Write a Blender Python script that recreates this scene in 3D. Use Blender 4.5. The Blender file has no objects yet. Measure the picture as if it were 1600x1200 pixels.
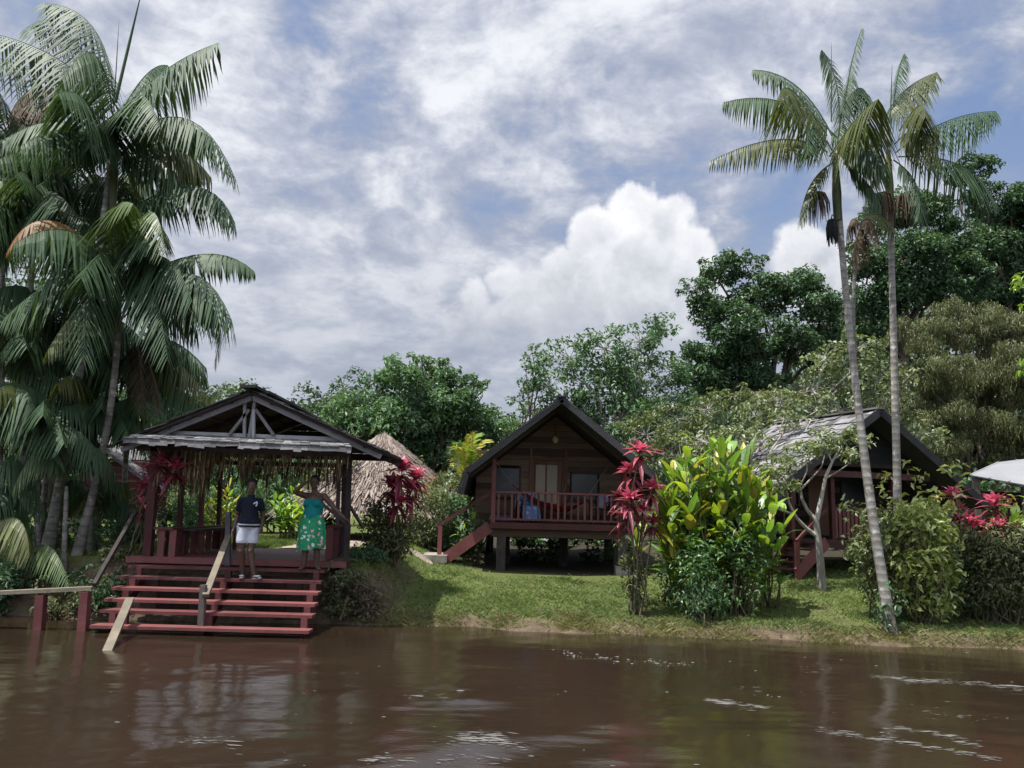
import bpy, math, random
import numpy as np
from mathutils import Vector, Matrix, Euler

sc = bpy.context.scene
COL = sc.collection
rng = np.random.default_rng(11)
R = math.radians
PI = math.pi

# ------------------------------------------------------------------ camera
F = 1256.0
EYE = np.array([0.0, 0.0, 2.0])
PITCH, ROLL = R(9.05), R(1.5)
RM = np.array((Matrix.Rotation(PI/2 + PITCH, 3, 'X') @ Matrix.Rotation(ROLL, 3, 'Z')))

def ray(px, py):
    return RM @ np.array([(px-800)/F, (600-py)/F, -1.0])
def P(px, py, Y):
    d = ray(px, py)
    return EYE + d*(Y/d[1])
def Pz(px, py, Z):
    d = ray(px, py)
    return EYE + d*((Z-EYE[2])/d[2])

cam = bpy.data.cameras.new('camera')
cam.sensor_width = 36; cam.lens = 36*F/1600; cam.clip_end = 3000; cam.clip_start = .05
camo = bpy.data.objects.new('camera', cam); COL.objects.link(camo)
camo.matrix_world = Matrix.Translation(Vector(EYE)) @ Matrix(RM.tolist()).to_4x4()
sc.camera = camo

# ------------------------------------------------------------------ mesh builder
def nrm(v):
    v = np.asarray(v, float)
    return v/np.maximum(np.linalg.norm(v, axis=-1, keepdims=True), 1e-9)

class MB:
    def __init__(s, T=None):
        s.v = []; s.f = []; s.r = []; s.n = 0; s.T = T
    def add(s, V, Fc, rnd=None):
        """V (n,3); Fc (k,m) index array or list of tuples of one length"""
        V = np.asarray(V, float).reshape(-1, 3)
        if s.T is not None:
            V = V @ s.T[0].T + s.T[1]
        Fc = np.asarray(Fc, np.int64)
        s.v.append(V); s.f.append(Fc + s.n); s.n += len(V)
        k = len(Fc)
        if rnd is None: rnd = rng.random()
        s.r.append(np.broadcast_to(np.asarray(rnd, float), (k,)).copy())
    def quads(s, Q, rnd=None):
        n = len(Q)
        if n == 0: return
        if rnd is None: rnd = rng.random(n)
        s.add(Q.reshape(-1, 3), np.arange(n*4).reshape(n, 4), rnd)
    def box(s, c, size, rot=None, rnd=None):
        hx, hy, hz = [x/2 for x in size]
        V = np.array([[-hx,-hy,-hz],[hx,-hy,-hz],[hx,hy,-hz],[-hx,hy,-hz],[-hx,-hy,hz],[hx,-hy,hz],[hx,hy,hz],[-hx,hy,hz]])
        if rot is not None: V = V @ np.asarray(rot).T
        s.add(V + np.asarray(c, float), [(0,3,2,1),(4,5,6,7),(0,1,5,4),(1,2,6,5),(2,3,7,6),(3,0,4,7)], rnd)
    def bx(s, x0, x1, y0, y1, z0, z1, rnd=None):
        s.box(((x0+x1)/2, (y0+y1)/2, (z0+z1)/2), (x1-x0, y1-y0, z1-z0), None, rnd)
    def beam(s, a, b, w, h, up=(0,0,1), rnd=None):
        a = np.asarray(a, float); b = np.asarray(b, float)
        L = np.linalg.norm(b-a); d = (b-a)/L
        sd = np.cross(d, up)
        if np.linalg.norm(sd) < 1e-4: sd = np.array([1.0,0,0])
        sd = nrm(sd); u = np.cross(sd, d)
        s.box((a+b)/2, (w, L, h), np.stack([sd, d, u], 1), rnd)
    def tube(s, pts, rad, n=8, rnd=None, caps=True):
        pts = np.asarray(pts, float); m = len(pts)
        rad = np.broadcast_to(np.asarray(rad, float), (m,))
        t = np.gradient(pts, axis=0); t = nrm(t)
        ref = np.array([0,0,1.0]) if abs(t[0][2]) < .9 else np.array([1.0,0,0])
        u = nrm(np.cross(t[0], ref)); V = []
        for i in range(m):
            u = nrm(u - t[i]*np.dot(u, t[i])); w = np.cross(t[i], u)
            a = np.arange(n)*2*PI/n
            V.append(pts[i] + rad[i]*(np.cos(a)[:,None]*u + np.sin(a)[:,None]*w))
        V = np.concatenate(V)
        Fc = []
        for i in range(m-1):
            for j in range(n):
                k = (j+1) % n
                Fc.append((i*n+j, i*n+k, (i+1)*n+k, (i+1)*n+j))
        r = rng.random() if rnd is None else rnd
        s.add(V, Fc, r)
        if caps:
            for i, flip in ((0, True), (m-1, False)):
                c = len(V); ring = V[i*n:(i+1)*n]
                VV = np.vstack([ring, ring.mean(0)])
                T = [((j+1) % n, j, n) if flip else (j, (j+1) % n, n) for j in range(n)]
                s.add(VV, T, r)
    def ellipsoid(s, c, rad, rot=None, nu=12, nv=8, rnd=None):
        V = [[0,0,1.0]]
        for i in range(1, nv):
            ph = PI*i/nv
            for j in range(nu):
                th = 2*PI*j/nu
                V.append([math.sin(ph)*math.cos(th), math.sin(ph)*math.sin(th), math.cos(ph)])
        V.append([0,0,-1.0]); V = np.array(V)*np.asarray(rad, float)
        if rot is not None: V = V @ np.asarray(rot).T
        V = V + np.asarray(c, float)
        r = rng.random() if rnd is None else rnd
        q = []
        for i in range(nv-2):
            for j in range(nu):
                k = (j+1) % nu
                q.append((1+i*nu+j, 1+(i+1)*nu+j, 1+(i+1)*nu+k, 1+i*nu+k))
        t = []; last = len(V)-1; b = 1+(nv-2)*nu
        for j in range(nu):
            k = (j+1) % nu
            t.append((0, 1+j, 1+k)); t.append((last, b+k, b+j))
        base = s.n
        s.add(V, q, r)
        s.f.append(np.asarray(t, np.int64)+base); s.r.append(np.full(len(t), r))
    def mesh(s, name, mat, origin=(0,0,0), smooth=False):
        me = bpy.data.meshes.new(name)
        V = np.concatenate(s.v) - np.asarray(origin, float)
        me.vertices.add(len(V)); me.vertices.foreach_set('co', V.ravel())
        tot = [np.full(len(f), f.shape[1]) for f in s.f]
        tot = np.concatenate(tot); li = np.concatenate([f.ravel() for f in s.f])
        st = np.concatenate([[0], np.cumsum(tot)[:-1]])
        me.loops.add(len(li)); me.loops.foreach_set('vertex_index', li.astype(np.int32))
        me.polygons.add(len(tot)); me.polygons.foreach_set('loop_start', st.astype(np.int32))
        me.polygons.foreach_set('use_smooth', np.full(len(tot), smooth, bool))
        me.update(calc_edges=True)
        at = me.attributes.new('rnd', 'FLOAT', 'FACE')
        at.data.foreach_set('value', np.concatenate(s.r).astype(np.float32))
        if mat is not None: me.materials.append(mat)
        return me

def tag(o, label=None, cat=None, group=None, kind=None):
    if label: o['label'] = label
    if cat: o['category'] = cat
    if group: o['group'] = group
    if kind: o['kind'] = kind
    return o
ORG = {}
def thing(name, loc, label, cat, group=None):
    o = bpy.data.objects.new(name, None); COL.objects.link(o)
    o.location = [float(a) for a in loc]; o.empty_display_size = .2
    ORG[o.name] = np.asarray(loc, float)
    return tag(o, label, cat, group)
def part(name, mb, mat, parent, smooth=False, label=None):
    org = ORG[parent.name]
    me = mb.mesh(name, mat, org, smooth)
    o = bpy.data.objects.new(name, me); COL.objects.link(o); o.parent = parent
    ORG[o.name] = org
    if label: o['label'] = label
    return o
def solo(name, mb, mat, loc, label=None, cat=None, group=None, kind=None, smooth=False):
    me = mb.mesh(name, mat, loc, smooth)
    o = bpy.data.objects.new(name, me); COL.objects.link(o); o.location = [float(a) for a in loc]
    ORG[o.name] = np.asarray(loc, float)
    return tag(o, label, cat, group, kind)
def kids(o): return [c for c in bpy.data.objects if c.parent == o]
def dup(root, loc, rotz=0.0, scale=1.0, label=None):
    r = root.copy(); COL.objects.link(r); r.location = [float(a) for a in loc]; r.rotation_euler = (0,0,rotz); r.scale = (scale,)*3
    if label: r['label'] = label
    for ch in kids(root):
        c = ch.copy(); COL.objects.link(c); c.parent = r
        for g in kids(ch):
            d = g.copy(); COL.objects.link(d); d.parent = c
    return r

# ------------------------------------------------------------------ materials
def srgb(r, g, b):
    f = lambda c: (c/255/12.92 if c/255 <= .04045 else ((c/255+.055)/1.055)**2.4)
    return (f(r), f(g), f(b), 1)
class NT:
    def __init__(s, tree): s.t = tree; s.N = tree.nodes; s.L = tree.links
    def n(s, typ, **kw):
        nd = s.N.new(typ)
        for k, v in kw.items():
            if k in nd.inputs.keys() if hasattr(nd.inputs, 'keys') else False: s.put(nd.inputs[k], v)
            else: setattr(nd, k, v)
        return nd
    def put(s, sock, v):
        if isinstance(v, bpy.types.NodeSocket): s.L.new(v, sock)
        else: sock.default_value = v
    def m(s, op, a, b=None, c=None, clamp=False):
        nd = s.N.new('ShaderNodeMath'); nd.operation = op; nd.use_clamp = clamp
        s.put(nd.inputs[0], a)
        if b is not None: s.put(nd.inputs[1], b)
        if c is not None: s.put(nd.inputs[2], c)
        return nd.outputs[0]
    def vm(s, op, a, b=None, scale=None):
        nd = s.N.new('ShaderNodeVectorMath'); nd.operation = op
        s.put(nd.inputs[0], a)
        if b is not None: s.put(nd.inputs[1], b)
        if scale is not None: s.put(nd.inputs[3], scale)
        return nd.outputs[1] if op in ('DISTANCE', 'LENGTH', 'DOT_PRODUCT') else nd.outputs[0]
    def noise(s, vec, scale, detail=3, rough=.55, dist=0, out=0):
        nd = s.N.new('ShaderNodeTexNoise')
        s.put(nd.inputs['Vector'], vec); nd.inputs['Scale'].default_value = scale
        nd.inputs['Detail'].default_value = detail; nd.inputs['Roughness'].default_value = rough
        nd.inputs['Distortion'].default_value = dist
        return nd.outputs[out]
    def mix(s, f, a, b, blend='MIX'):
        nd = s.N.new('ShaderNodeMix'); nd.data_type = 'RGBA'; nd.blend_type = blend; nd.clamp_factor = True
        s.put(nd.inputs[0], f); s.put(nd.inputs[6], a); s.put(nd.inputs[7], b)
        return nd.outputs[2]
    def ramp(s, f, stops, interp='LINEAR'):
        nd = s.N.new('ShaderNodeValToRGB'); cr = nd.color_ramp; cr.interpolation = interp
        while len(cr.elements) < len(stops): cr.elements.new(.5)
        for e, (p, c) in zip(cr.elements, stops): e.position = p; e.color = c
        s.put(nd.inputs[0], f)
        return nd.outputs[0]
    def step(s, x, a, b):
        nd = s.N.new('ShaderNodeMapRange'); nd.interpolation_type = 'SMOOTHSTEP'
        s.put(nd.inputs[0], x); nd.inputs[1].default_value = a; nd.inputs[2].default_value = b
        return nd.outputs[0]
    def mapping(s, vec, scale=(1,1,1), rot=(0,0,0)):
        nd = s.N.new('ShaderNodeMapping'); s.put(nd.inputs[0], vec)
        nd.inputs['Scale'].default_value = scale; nd.inputs['Rotation'].default_value = rot
        return nd.outputs[0]
def newmat(name):
    m = bpy.data.materials.new(name); m.use_nodes = True
    t = NT(m.node_tree); b = t.N['Principled BSDF']
    return m, t, b
def c4(c): return (*c[:3], 1)
def surf(name, cols, rough=.7, spec=.3, scale=3.0, stretch=(1,1,1), bump=.3, bscale=12.0, face=.5, dirt=None, detail=5):
    """plain surface: the face attribute and stretched noise pick among cols; optional second stain colour"""
    m, t, b = newmat(name)
    co = t.n('ShaderNodeTexCoord').outputs['Object']
    v = t.mapping(co, stretch)
    at = t.n('ShaderNodeAttribute', attribute_name='rnd').outputs['Fac']
    nz = t.noise(v, scale, detail, .6)
    k = t.m('ADD', t.m('MULTIPLY', at, face), t.m('MULTIPLY', nz, 1-face))
    k = t.step(k, .15 + .1*(1-face), .85 - .1*(1-face))
    st = [(i/max(1, len(cols)-1), c4(c)) for i, c in enumerate(cols)]
    col = t.ramp(k, st)
    if dirt:
        n2 = t.noise(co, dirt[1], 4, .65)
        col = t.mix(t.step(n2, dirt[2], dirt[2]+.18), col, c4(dirt[0]))
    t.put(b.inputs['Base Color'], col)
    n3 = t.noise(v, bscale, 4, .65)
    t.put(b.inputs['Roughness'], t.m('MULTIPLY_ADD', n3, .25, rough-.12))
    b.inputs['Specular IOR Level'].default_value = spec
    bp = t.n('ShaderNodeBump'); bp.inputs['Strength'].default_value = bump; bp.inputs['Distance'].default_value = .02
    t.put(bp.inputs['Height'], n3); t.L.new(bp.outputs[0], b.inputs['Normal'])
    return m
def leafmat(name, cols, rough=.45, spec=.5, trans=.3, clump=.35, cscale=.9, tcol=None):
    m, t, b = newmat(name)
    co = t.n('ShaderNodeTexCoord').outputs['Object']
    at = t.n('ShaderNodeAttribute', attribute_name='rnd').outputs['Fac']
    nz = t.step(t.noise(co, cscale, 3, .6), .3, .7)
    k = t.m('ADD', t.m('MULTIPLY', at, 1-clump), t.m('MULTIPLY', nz, clump))
    st = [(i/max(1, len(cols)-1), c4(c)) for i, c in enumerate(cols)]
    col = t.ramp(k, st)
    t.put(b.inputs['Base Color'], col)
    b.inputs['Roughness'].default_value = rough; b.inputs['Specular IOR Level'].default_value = spec
    tr = t.n('ShaderNodeBsdfTranslucent')
    t.put(tr.inputs[0], t.mix(1.0, col, tcol or (1.5,1.5,.6,1), 'MULTIPLY'))
    mx = t.n('ShaderNodeMixShader'); mx.inputs[0].default_value = trans
    t.L.new(b.outputs[0], mx.inputs[1]); t.L.new(tr.outputs[0], mx.inputs[2])
    t.L.new(mx.outputs[0], t.N['Material Output'].inputs[0])
    return m

M = {}
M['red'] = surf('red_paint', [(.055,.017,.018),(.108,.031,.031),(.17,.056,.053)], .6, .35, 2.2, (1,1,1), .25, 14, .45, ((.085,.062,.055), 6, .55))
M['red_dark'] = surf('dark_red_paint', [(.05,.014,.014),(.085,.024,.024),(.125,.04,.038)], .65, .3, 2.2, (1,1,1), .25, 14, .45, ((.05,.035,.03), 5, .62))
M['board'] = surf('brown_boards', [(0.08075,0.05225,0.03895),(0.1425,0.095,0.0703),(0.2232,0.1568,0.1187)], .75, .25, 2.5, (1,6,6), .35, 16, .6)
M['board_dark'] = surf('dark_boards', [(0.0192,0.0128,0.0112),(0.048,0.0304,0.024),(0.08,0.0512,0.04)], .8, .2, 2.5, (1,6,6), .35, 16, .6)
M['door'] = surf('door_wood', [(0.1125,0.06,0.0375),(0.18,0.102,0.063)], .7, .25, 2.5, (6,6,1), .3, 16, .4)
M['curtain'] = surf('pale_door_panel', [(0.28,0.238,0.182),(0.42,0.364,0.28)], .85, .15, 3, (8,8,1), .3, 10, .3)
M['black_wood'] = surf('black_roof_wood', [(0.0104,0.0104,0.013),(0.0234,0.0234,0.0273),(0.0455,0.0442,0.0494)], .75, .3, 3, (1,1,1), .4, 20, .55)
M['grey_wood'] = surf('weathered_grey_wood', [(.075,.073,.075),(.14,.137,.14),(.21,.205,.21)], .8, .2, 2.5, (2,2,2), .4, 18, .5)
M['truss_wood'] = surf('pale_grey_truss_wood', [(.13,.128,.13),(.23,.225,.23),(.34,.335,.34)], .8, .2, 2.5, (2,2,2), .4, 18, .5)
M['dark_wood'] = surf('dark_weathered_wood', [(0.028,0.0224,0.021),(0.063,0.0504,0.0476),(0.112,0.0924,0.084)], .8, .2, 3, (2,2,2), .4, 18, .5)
M['pale_wood'] = surf('pale_worn_plank', [(0.099,0.0855,0.063),(0.162,0.1395,0.1035),(0.234,0.207,0.1575)], .75, .25, 3, (1,1,1), .35, 18, .4)
M['shingle'] = surf('grey_shingle', [(.06,.057,.057),(.12,.117,.12),(.21,.205,.21)], .8, .25, 2.0, (1,1,1), .45, 18, .6, ((.05,.05,.045), 3, .6))
M['shingle_dark'] = surf('dark_shingle', [(0.021,0.0196,0.021),(0.049,0.0462,0.049),(0.098,0.0938,0.0952)], .8, .25, 2.0, (1,1,1), .5, 18, .6)
M['thatch'] = surf('palm_thatch', [(.10,.078,.066),(.19,.152,.13),(.29,.245,.215)], .9, .1, 5, (3,3,.6), .6, 26, .6)
M['thatch_dry'] = surf('dry_palm_fringe', [(0.0845,0.06422,0.03718),(0.2028,0.1555,0.08788),(0.3718,0.2873,0.169)], .85, .15, 5, (2,2,.5), .3, 20, .7)
M['tin'] = surf('grey_tin', [(.13,.135,.145),(.18,.185,.195),(.23,.235,.245)], .55, .4, .8, (1,1,1), .1, 6, .3, ((.18,.17,.16), 2, .6))
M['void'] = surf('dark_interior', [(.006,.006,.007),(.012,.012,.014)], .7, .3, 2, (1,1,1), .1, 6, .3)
M['glass'] = surf('dark_window_screen', [(.006,.009,.013),(.014,.02,.027)], .3, .5, 2, (1,1,1), .02, 6, .2)
M['concrete'] = surf('old_concrete', [(.16,.145,.125),(.25,.23,.2),(.33,.31,.27)], .85, .2, 3, (1,1,1), .4, 14, .3, ((.06,.06,.04), 4, .58))
M['bark'] = surf('tree_bark', [(.035,.027,.02),(.075,.06,.047),(.13,.11,.09)], .85, .15, 4, (3,3,.6), .6, 14, .35)
M['bark_pale'] = surf('pale_bark', [(.16,.145,.125),(.3,.28,.25),(.42,.4,.36)], .8, .2, 5, (2,2,.7), .5, 14, .3)
M['stem'] = surf('green_brown_stem', [(.06,.055,.03),(.12,.11,.06)], .7, .25, 4, (2,2,.5), .3, 12, .4)
def palmtrunk(name, a, b, ringscale):
    m, t, bs = newmat(name)
    co = t.n('ShaderNodeTexCoord').outputs['Object']
    sx = t.n('ShaderNodeSeparateXYZ'); t.L.new(co, sx.inputs[0])
    nz = t.noise(co, 3.5, 4, .6)
    w = t.m('SINE', t.m('ADD', t.m('MULTIPLY', sx.outputs[2], ringscale), t.m('MULTIPLY', nz, 4)))
    ringm = t.step(w, .55, .95)
    col = t.ramp(t.step(nz, .3, .7), [(0, c4(a)), (1, c4(b))])
    col = t.mix(t.m('MULTIPLY', ringm, .42), col, c4([x*.3 for x in a]))
    n2 = t.noise(co, 9, 3, .6)
    col = t.mix(t.step(n2, .56, .68), col, c4([min(.6, x*1.5) for x in b]))
    t.put(bs.inputs['Base Color'], col); bs.inputs['Roughness'].default_value = .8
    bp = t.n('ShaderNodeBump'); bp.inputs['Strength'].default_value = .2; bp.inputs['Distance'].default_value = .01
    t.put(bp.inputs['Height'], t.m('ADD', w, n2)); t.L.new(bp.outputs[0], bs.inputs['Normal'])
    return m
M['palm_trunk'] = palmtrunk('ringed_palm_trunk', (.17,.155,.13), (.28,.27,.245), 46)
M['palm_trunk_dark'] = palmtrunk('ringed_dark_palm_trunk', (.10,.09,.075), (.22,.205,.18), 34)
# foliage
M['lf_palm'] = leafmat('palm_leaf_deep_green', [(.030,.060,.030),(.048,.092,.043),(.072,.125,.056)], .58, .3, .22, .3)
M['lf_palm_pale'] = leafmat('palm_leaf_light_green', [(.05,.09,.035),(.085,.135,.05),(.13,.18,.075)], .45, .45, .3, .3)  # paler green leaf colour for single fronds
M['lf_palm_olive'] = leafmat('palm_leaf_olive', [(0.0455,0.065,0.0195),(0.091,0.1105,0.0325),(0.156,0.169,0.0585)], .45, .45, .3, .3)
M['lf_dead'] = leafmat('dry_brown_frond', [(.05,.034,.022),(.10,.07,.045),(.17,.125,.085)], .7, .2, .2, .3, tcol=(1.1,1,.8,1))
M['lf_orange'] = leafmat('rusty_frond', [(.16,.06,.02),(.2,.09,.03),(.1,.1,.03)], .55, .3, .2, .4, tcol=(1.2,1,.6,1))
M['lf_dark'] = leafmat('dark_tree_leaf', [(0.021,0.0504,0.0252),(0.0462,0.0987,0.042),(0.1008,0.1785,0.0756)], .5, .4, .2, .45, .5)
M['lf_mid'] = leafmat('mid_green_leaf', [(0.03328,0.07904,0.03744),(0.0728,0.1456,0.06656),(0.156,0.2496,0.1248)], .48, .42, .25, .4, .5)
M['lf_olive'] = leafmat('olive_leaf', [(0.05625,0.075,0.03188),(0.1162,0.1463,0.05625),(0.2063,0.2438,0.1125)], .42, .45, .25, .4, .6)
M['lf_pale'] = leafmat('pale_speckled_leaf', [(0.06683,0.0891,0.04158),(0.1485,0.1857,0.0891),(0.297,0.3416,0.193)], .46, .45, .25, .3, .7)
M['lf_vine'] = leafmat('feathery_vine_leaf', [(0.0483,0.0575,0.023),(0.092,0.1058,0.0414),(0.161,0.1782,0.0805)], .5, .35, .25, .5, .6)
M['lf_lime'] = leafmat('lime_leaf', [(0.0729,0.162,0.03564),(0.1944,0.324,0.0567),(0.4536,0.5346,0.081)], .38, .5, .35, .3, 1.2)
M['lf_yellow'] = leafmat('yellow_leaf', [(.2,.22,.03),(.36,.35,.045),(.45,.42,.1)], .4, .45, .35, .3, 1.2, (1.2,1.15,.6,1))
M['lf_ginger'] = leafmat('ginger_leaf', [(0.07562,0.165,0.04125),(0.165,0.3025,0.06187),(0.3712,0.5087,0.08937)], .34, .55, .35, .25, 1.0)
M['lf_shrub'] = leafmat('glossy_shrub_leaf', [(0.0288,0.0624,0.0312),(0.0552,0.1104,0.0504),(0.12,0.198,0.09)], .45, .4, .22, .3, 1.2)
M['lf_red'] = leafmat('crimson_leaf', [(.18,.025,.05),(.5,.085,.16),(.66,.25,.33)], .4, .45, .3, .2, 2.0, (1.3,.9,.9,1))
M['lf_maroon'] = leafmat('maroon_leaf', [(0.075,0.018,0.027),(0.15,0.03,0.045),(0.3,0.06,0.0825)], .45, .4, .25, .25, 2.0, (1.3,.8,.8,1))
M['lf_scrub'] = leafmat('dry_scrub_leaf', [(.045,.055,.027),(.09,.105,.046),(.165,.17,.085)], .55, .3, .2, .4, 1.2)
M['lf_far'] = leafmat('far_forest_leaf', [(0.02912,0.05096,0.02912),(0.0546,0.091,0.04732),(0.1001,0.1456,0.07644)], .5, .4, .2, .5, .25)
M['lf_garden'] = leafmat('garden_shrub_leaf', [(0.0375,0.0875,0.03125),(0.075,0.1562,0.05),(0.15,0.25,0.08125)], .42, .45, .28, .3, 1.2)
M['lf_deadscrub'] = leafmat('dead_scrub_leaf', [(.05,.04,.028),(.10,.08,.055),(.17,.14,.10)], .65, .2, .2, .4, 1.2, (1.1,1,.8,1))
M['lf_bush'] = leafmat('yellow_green_bush_leaf', [(.11,.15,.045),(.23,.28,.08),(.40,.43,.17)], .42, .5, .3, .3, 1.0)
M['lf_grass'] = leafmat('lawn_blade', [(.055,.082,.026),(.105,.152,.046),(.18,.225,.08)], .5, .3, .35, .45, .6)
M['lf_weed'] = leafmat('bank_weed', [(0.075,0.08125,0.0275),(0.15,0.15,0.05625),(0.275,0.25,0.125)], .55, .3, .3, .4, .8)
# ------------------------------------------------------------------ sky and sun
SUN_EL = 70
SUNV = nrm(np.array([-.88, -.42, 0]))*math.cos(R(SUN_EL)); SUNV[2] = math.sin(R(SUN_EL))
w = bpy.data.worlds.new('World'); sc.world = w; w.use_nodes = True
t = NT(w.node_tree)
bg = t.N['Background']
sky = t.N.new('ShaderNodeTexSky'); sky.sky_type = 'NISHITA'; sky.sun_disc = False
sky.sun_elevation = R(SUN_EL); sky.sun_rotation = math.atan2(SUNV[0], SUNV[1])
sky.air_density = 1.2; sky.dust_density = 1.5
SKYS = .1
D = t.n('ShaderNodeTexCoord').outputs['Generated']
D = t.vm('NORMALIZE', D)
sx = t.n('ShaderNodeSeparateXYZ'); t.L.new(D, sx.inputs[0]); dx, dy, dz = sx.outputs
zz = t.m('ADD', t.m('MAXIMUM', dz, 0.0), .30)
cb = t.n('ShaderNodeCombineXYZ')
t.put(cb.inputs[0], t.m('DIVIDE', dx, zz)); t.put(cb.inputs[1], t.m('DIVIDE', dy, zz))
Q = cb.outputs[0]
def dirv(px, py): return tuple(nrm(ray(px, py)))
# high broken layer
warp = t.noise(Q, 1.3, 4, .6, 0, 1)
Qw = t.vm('ADD', Q, t.vm('SCALE', t.vm('SUBTRACT', warp, (.5,.5,.5)), scale=.28))
n_big = t.noise(Qw, 1.5, 6, .58)
n_mid = t.noise(Qw, 6.0, 9, .62)
n_fine = t.noise(Q, 14.0, 6, .65, .4)
cov = t.m('ADD', t.m('MULTIPLY', n_big, .30), t.m('MULTIPLY_ADD', n_mid, .50, t.m('MULTIPLY', n_fine, .20)))
# thinner places in the layer (bearing and height in the sky)
dwob = t.vm('ADD', D, t.vm('SCALE', t.vm('SUBTRACT', t.noise(D, 7, 5, .6, 0, 1), (.5,.5,.5)), scale=.22))
hole = None
for (px, py, rr, a) in [(470,50,.075,.17), (590,105,.065,.15), (890,150,.07,.15), (800,235,.07,.10), (760,330,.07,.12), (560,260,.10,.05), (830,300,.06,.11),
                        (1170,300,.07,.13), (1000,240,.10,.08), (1190,345,.07,.16), (940,290,.06,.10), (860,380,.06,.09), (1120,330,.05,.12), (1540,60,.08,.1), (1440,140,.08,.08), (1560,230,.1,.14), (440,300,.06,.05), (1260,260,.12,.07)]:
    d = t.vm('DISTANCE', dwob, dirv(px, py))
    h = t.m('MULTIPLY', t.m('SUBTRACT', 1, t.step(d, 0, rr*1.5)), a*.85)
    hole = h if hole is None else t.m('MAXIMUM', hole, h)
for (px, py, rr, a) in [(300,40,.12,.1), (740,60,.13,.1), (1000,60,.12,.09), (330,430,.16,.08), (640,480,.2,.07), (690,290,.08,.07), (1150,180,.1,.03)]:
    d = t.vm('DISTANCE', dwob, dirv(px, py))
    hole = t.m('SUBTRACT', hole, t.m('MULTIPLY', t.m('SUBTRACT', 1, t.step(d, 0, rr*1.6)), a))
cv = t.m('SUBTRACT', cov, hole)
cover = t.step(cv, .29, .50)
bright = t.step(t.m('ADD', t.m('MULTIPLY', cv, .7), t.m('MULTIPLY', n_mid, .35)), .42, .70)
K = .55/SKYS
def sc4(r, g, b, k=1.0):
    c = srgb(r, g, b); return (c[0]*K*k, c[1]*K*k, c[2]*K*k, 1)
laycol = t.ramp(bright, [(0, srgb(163,171,191)), (.38, srgb(187,193,208)), (.7, srgb(211,215,225)), (1, srgb(235,237,243))])
laycol = t.vm('SCALE', laycol, scale=K)
blue = t.mix(.62, sky.outputs[0], sc4(110,128,168))
col = t.mix(cover, blue, laycol)
# grey veil near the horizon
el = t.m('ARCSINE', dz)
veil = t.m('MULTIPLY', t.m('SUBTRACT', 1, t.step(el, .10, .46)), .82)
veilc = t.mix(t.step(n_big, .4, .65), sc4(160,168,184), sc4(186,192,204))
col = t.mix(veil, col, veilc)
# heaped cumulus
Dn = t.vm('ADD', D, t.vm('SCALE', t.vm('SUBTRACT', t.noise(D, 11, 6, .6, 0, 1), (.5,.5,.5)), scale=.05))
Dn = t.vm('ADD', Dn, t.vm('SCALE', t.vm('SUBTRACT', t.noise(D, 34, 4, .6, 0, 1), (.5,.5,.5)), scale=.022))
def cumulus(circ, soft):
    best = None
    for (px, py, r) in circ:
        rr = r/F*.93
        h = t.m('MULTIPLY', t.m('SUBTRACT', 1, t.m('DIVIDE', t.vm('DISTANCE', Dn, dirv(px, py)), rr)), rr)
        if best is None: best = h
        else:
            nd = t.N.new('ShaderNodeMath'); nd.operation = 'SMOOTH_MAX'
            t.L.new(best, nd.inputs[0]); t.L.new(h, nd.inputs[1]); nd.inputs[2].default_value = .006
            best = nd.outputs[0]
    return best, t.step(best, 0, soft)
C1 = [(985,330,50),(1040,348,58),(1092,388,42),(935,372,58),(890,432,60),(1000,420,95),(792,432,36),(742,462,36),(830,462,52),(722,512,42),(800,525,75),(905,520,90),(1010,500,90),(1080,460,66),(1105,540,60)]
C2 = [(1250,388,48),(1228,405,30),(1285,410,50),(1250,440,50),(1300,450,50),(1340,420,40)]
b1, m1 = cumulus(C1, .012)
b2, m2 = cumulus(C2, .012)
bil = t.m('ADD', t.m('MULTIPLY', t.noise(Dn, 13, 5, .55), .6), t.m('MULTIPLY', t.noise(Dn, 30, 4, .55), .4))
# thickness darkens the underside of the heap: height above its own base in the sky
e_t = ray(990,285); e_b = ray(850,570)
el_t = math.asin(nrm(e_t)[2]); el_b = math.asin(nrm(e_b)[2])
hgt = t.step(el, el_b, el_t - .02)
edge = t.m('SUBTRACT', 1, t.step(t.m('MAXIMUM', b1, b2), .004, .05))
cb_ = t.m('ADD', t.m('ADD', t.m('MULTIPLY', hgt, .50), t.m('MULTIPLY', t.m('SUBTRACT', bil, .5), 1.5)), t.m('ADD', .08, t.m('MULTIPLY', edge, .2)))
cc = t.ramp(cb_, [(0, srgb(172,179,191)), (.3, srgb(199,203,211)), (.6, srgb(226,228,234)), (.9, srgb(250,250,252))])
cc = t.vm('SCALE', cc, scale=K)
basefade = t.step(el, el_b - .02, el_b + .10)
mm = t.m('MULTIPLY', t.m('MAXIMUM', m1, m2), basefade)
col = t.mix(mm, col, cc)
# added fill light: unseen sky brightened round the sun and behind the camera
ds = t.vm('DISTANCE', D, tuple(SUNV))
sun_fill = t.m('MULTIPLY', t.m('SUBTRACT', 1, t.step(ds, .25, .95)), 2.6)
rear_fill = t.m('MULTIPLY', t.step(t.m('MULTIPLY', dy, -1.0), .0, .6), .7)
col = t.vm('SCALE', col, scale=t.m('ADD', 1, t.m('MAXIMUM', sun_fill, rear_fill)))
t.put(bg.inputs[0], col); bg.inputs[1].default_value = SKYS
w.cycles.sampling_method = 'MANUAL'; w.cycles.sample_map_resolution = 512

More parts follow.
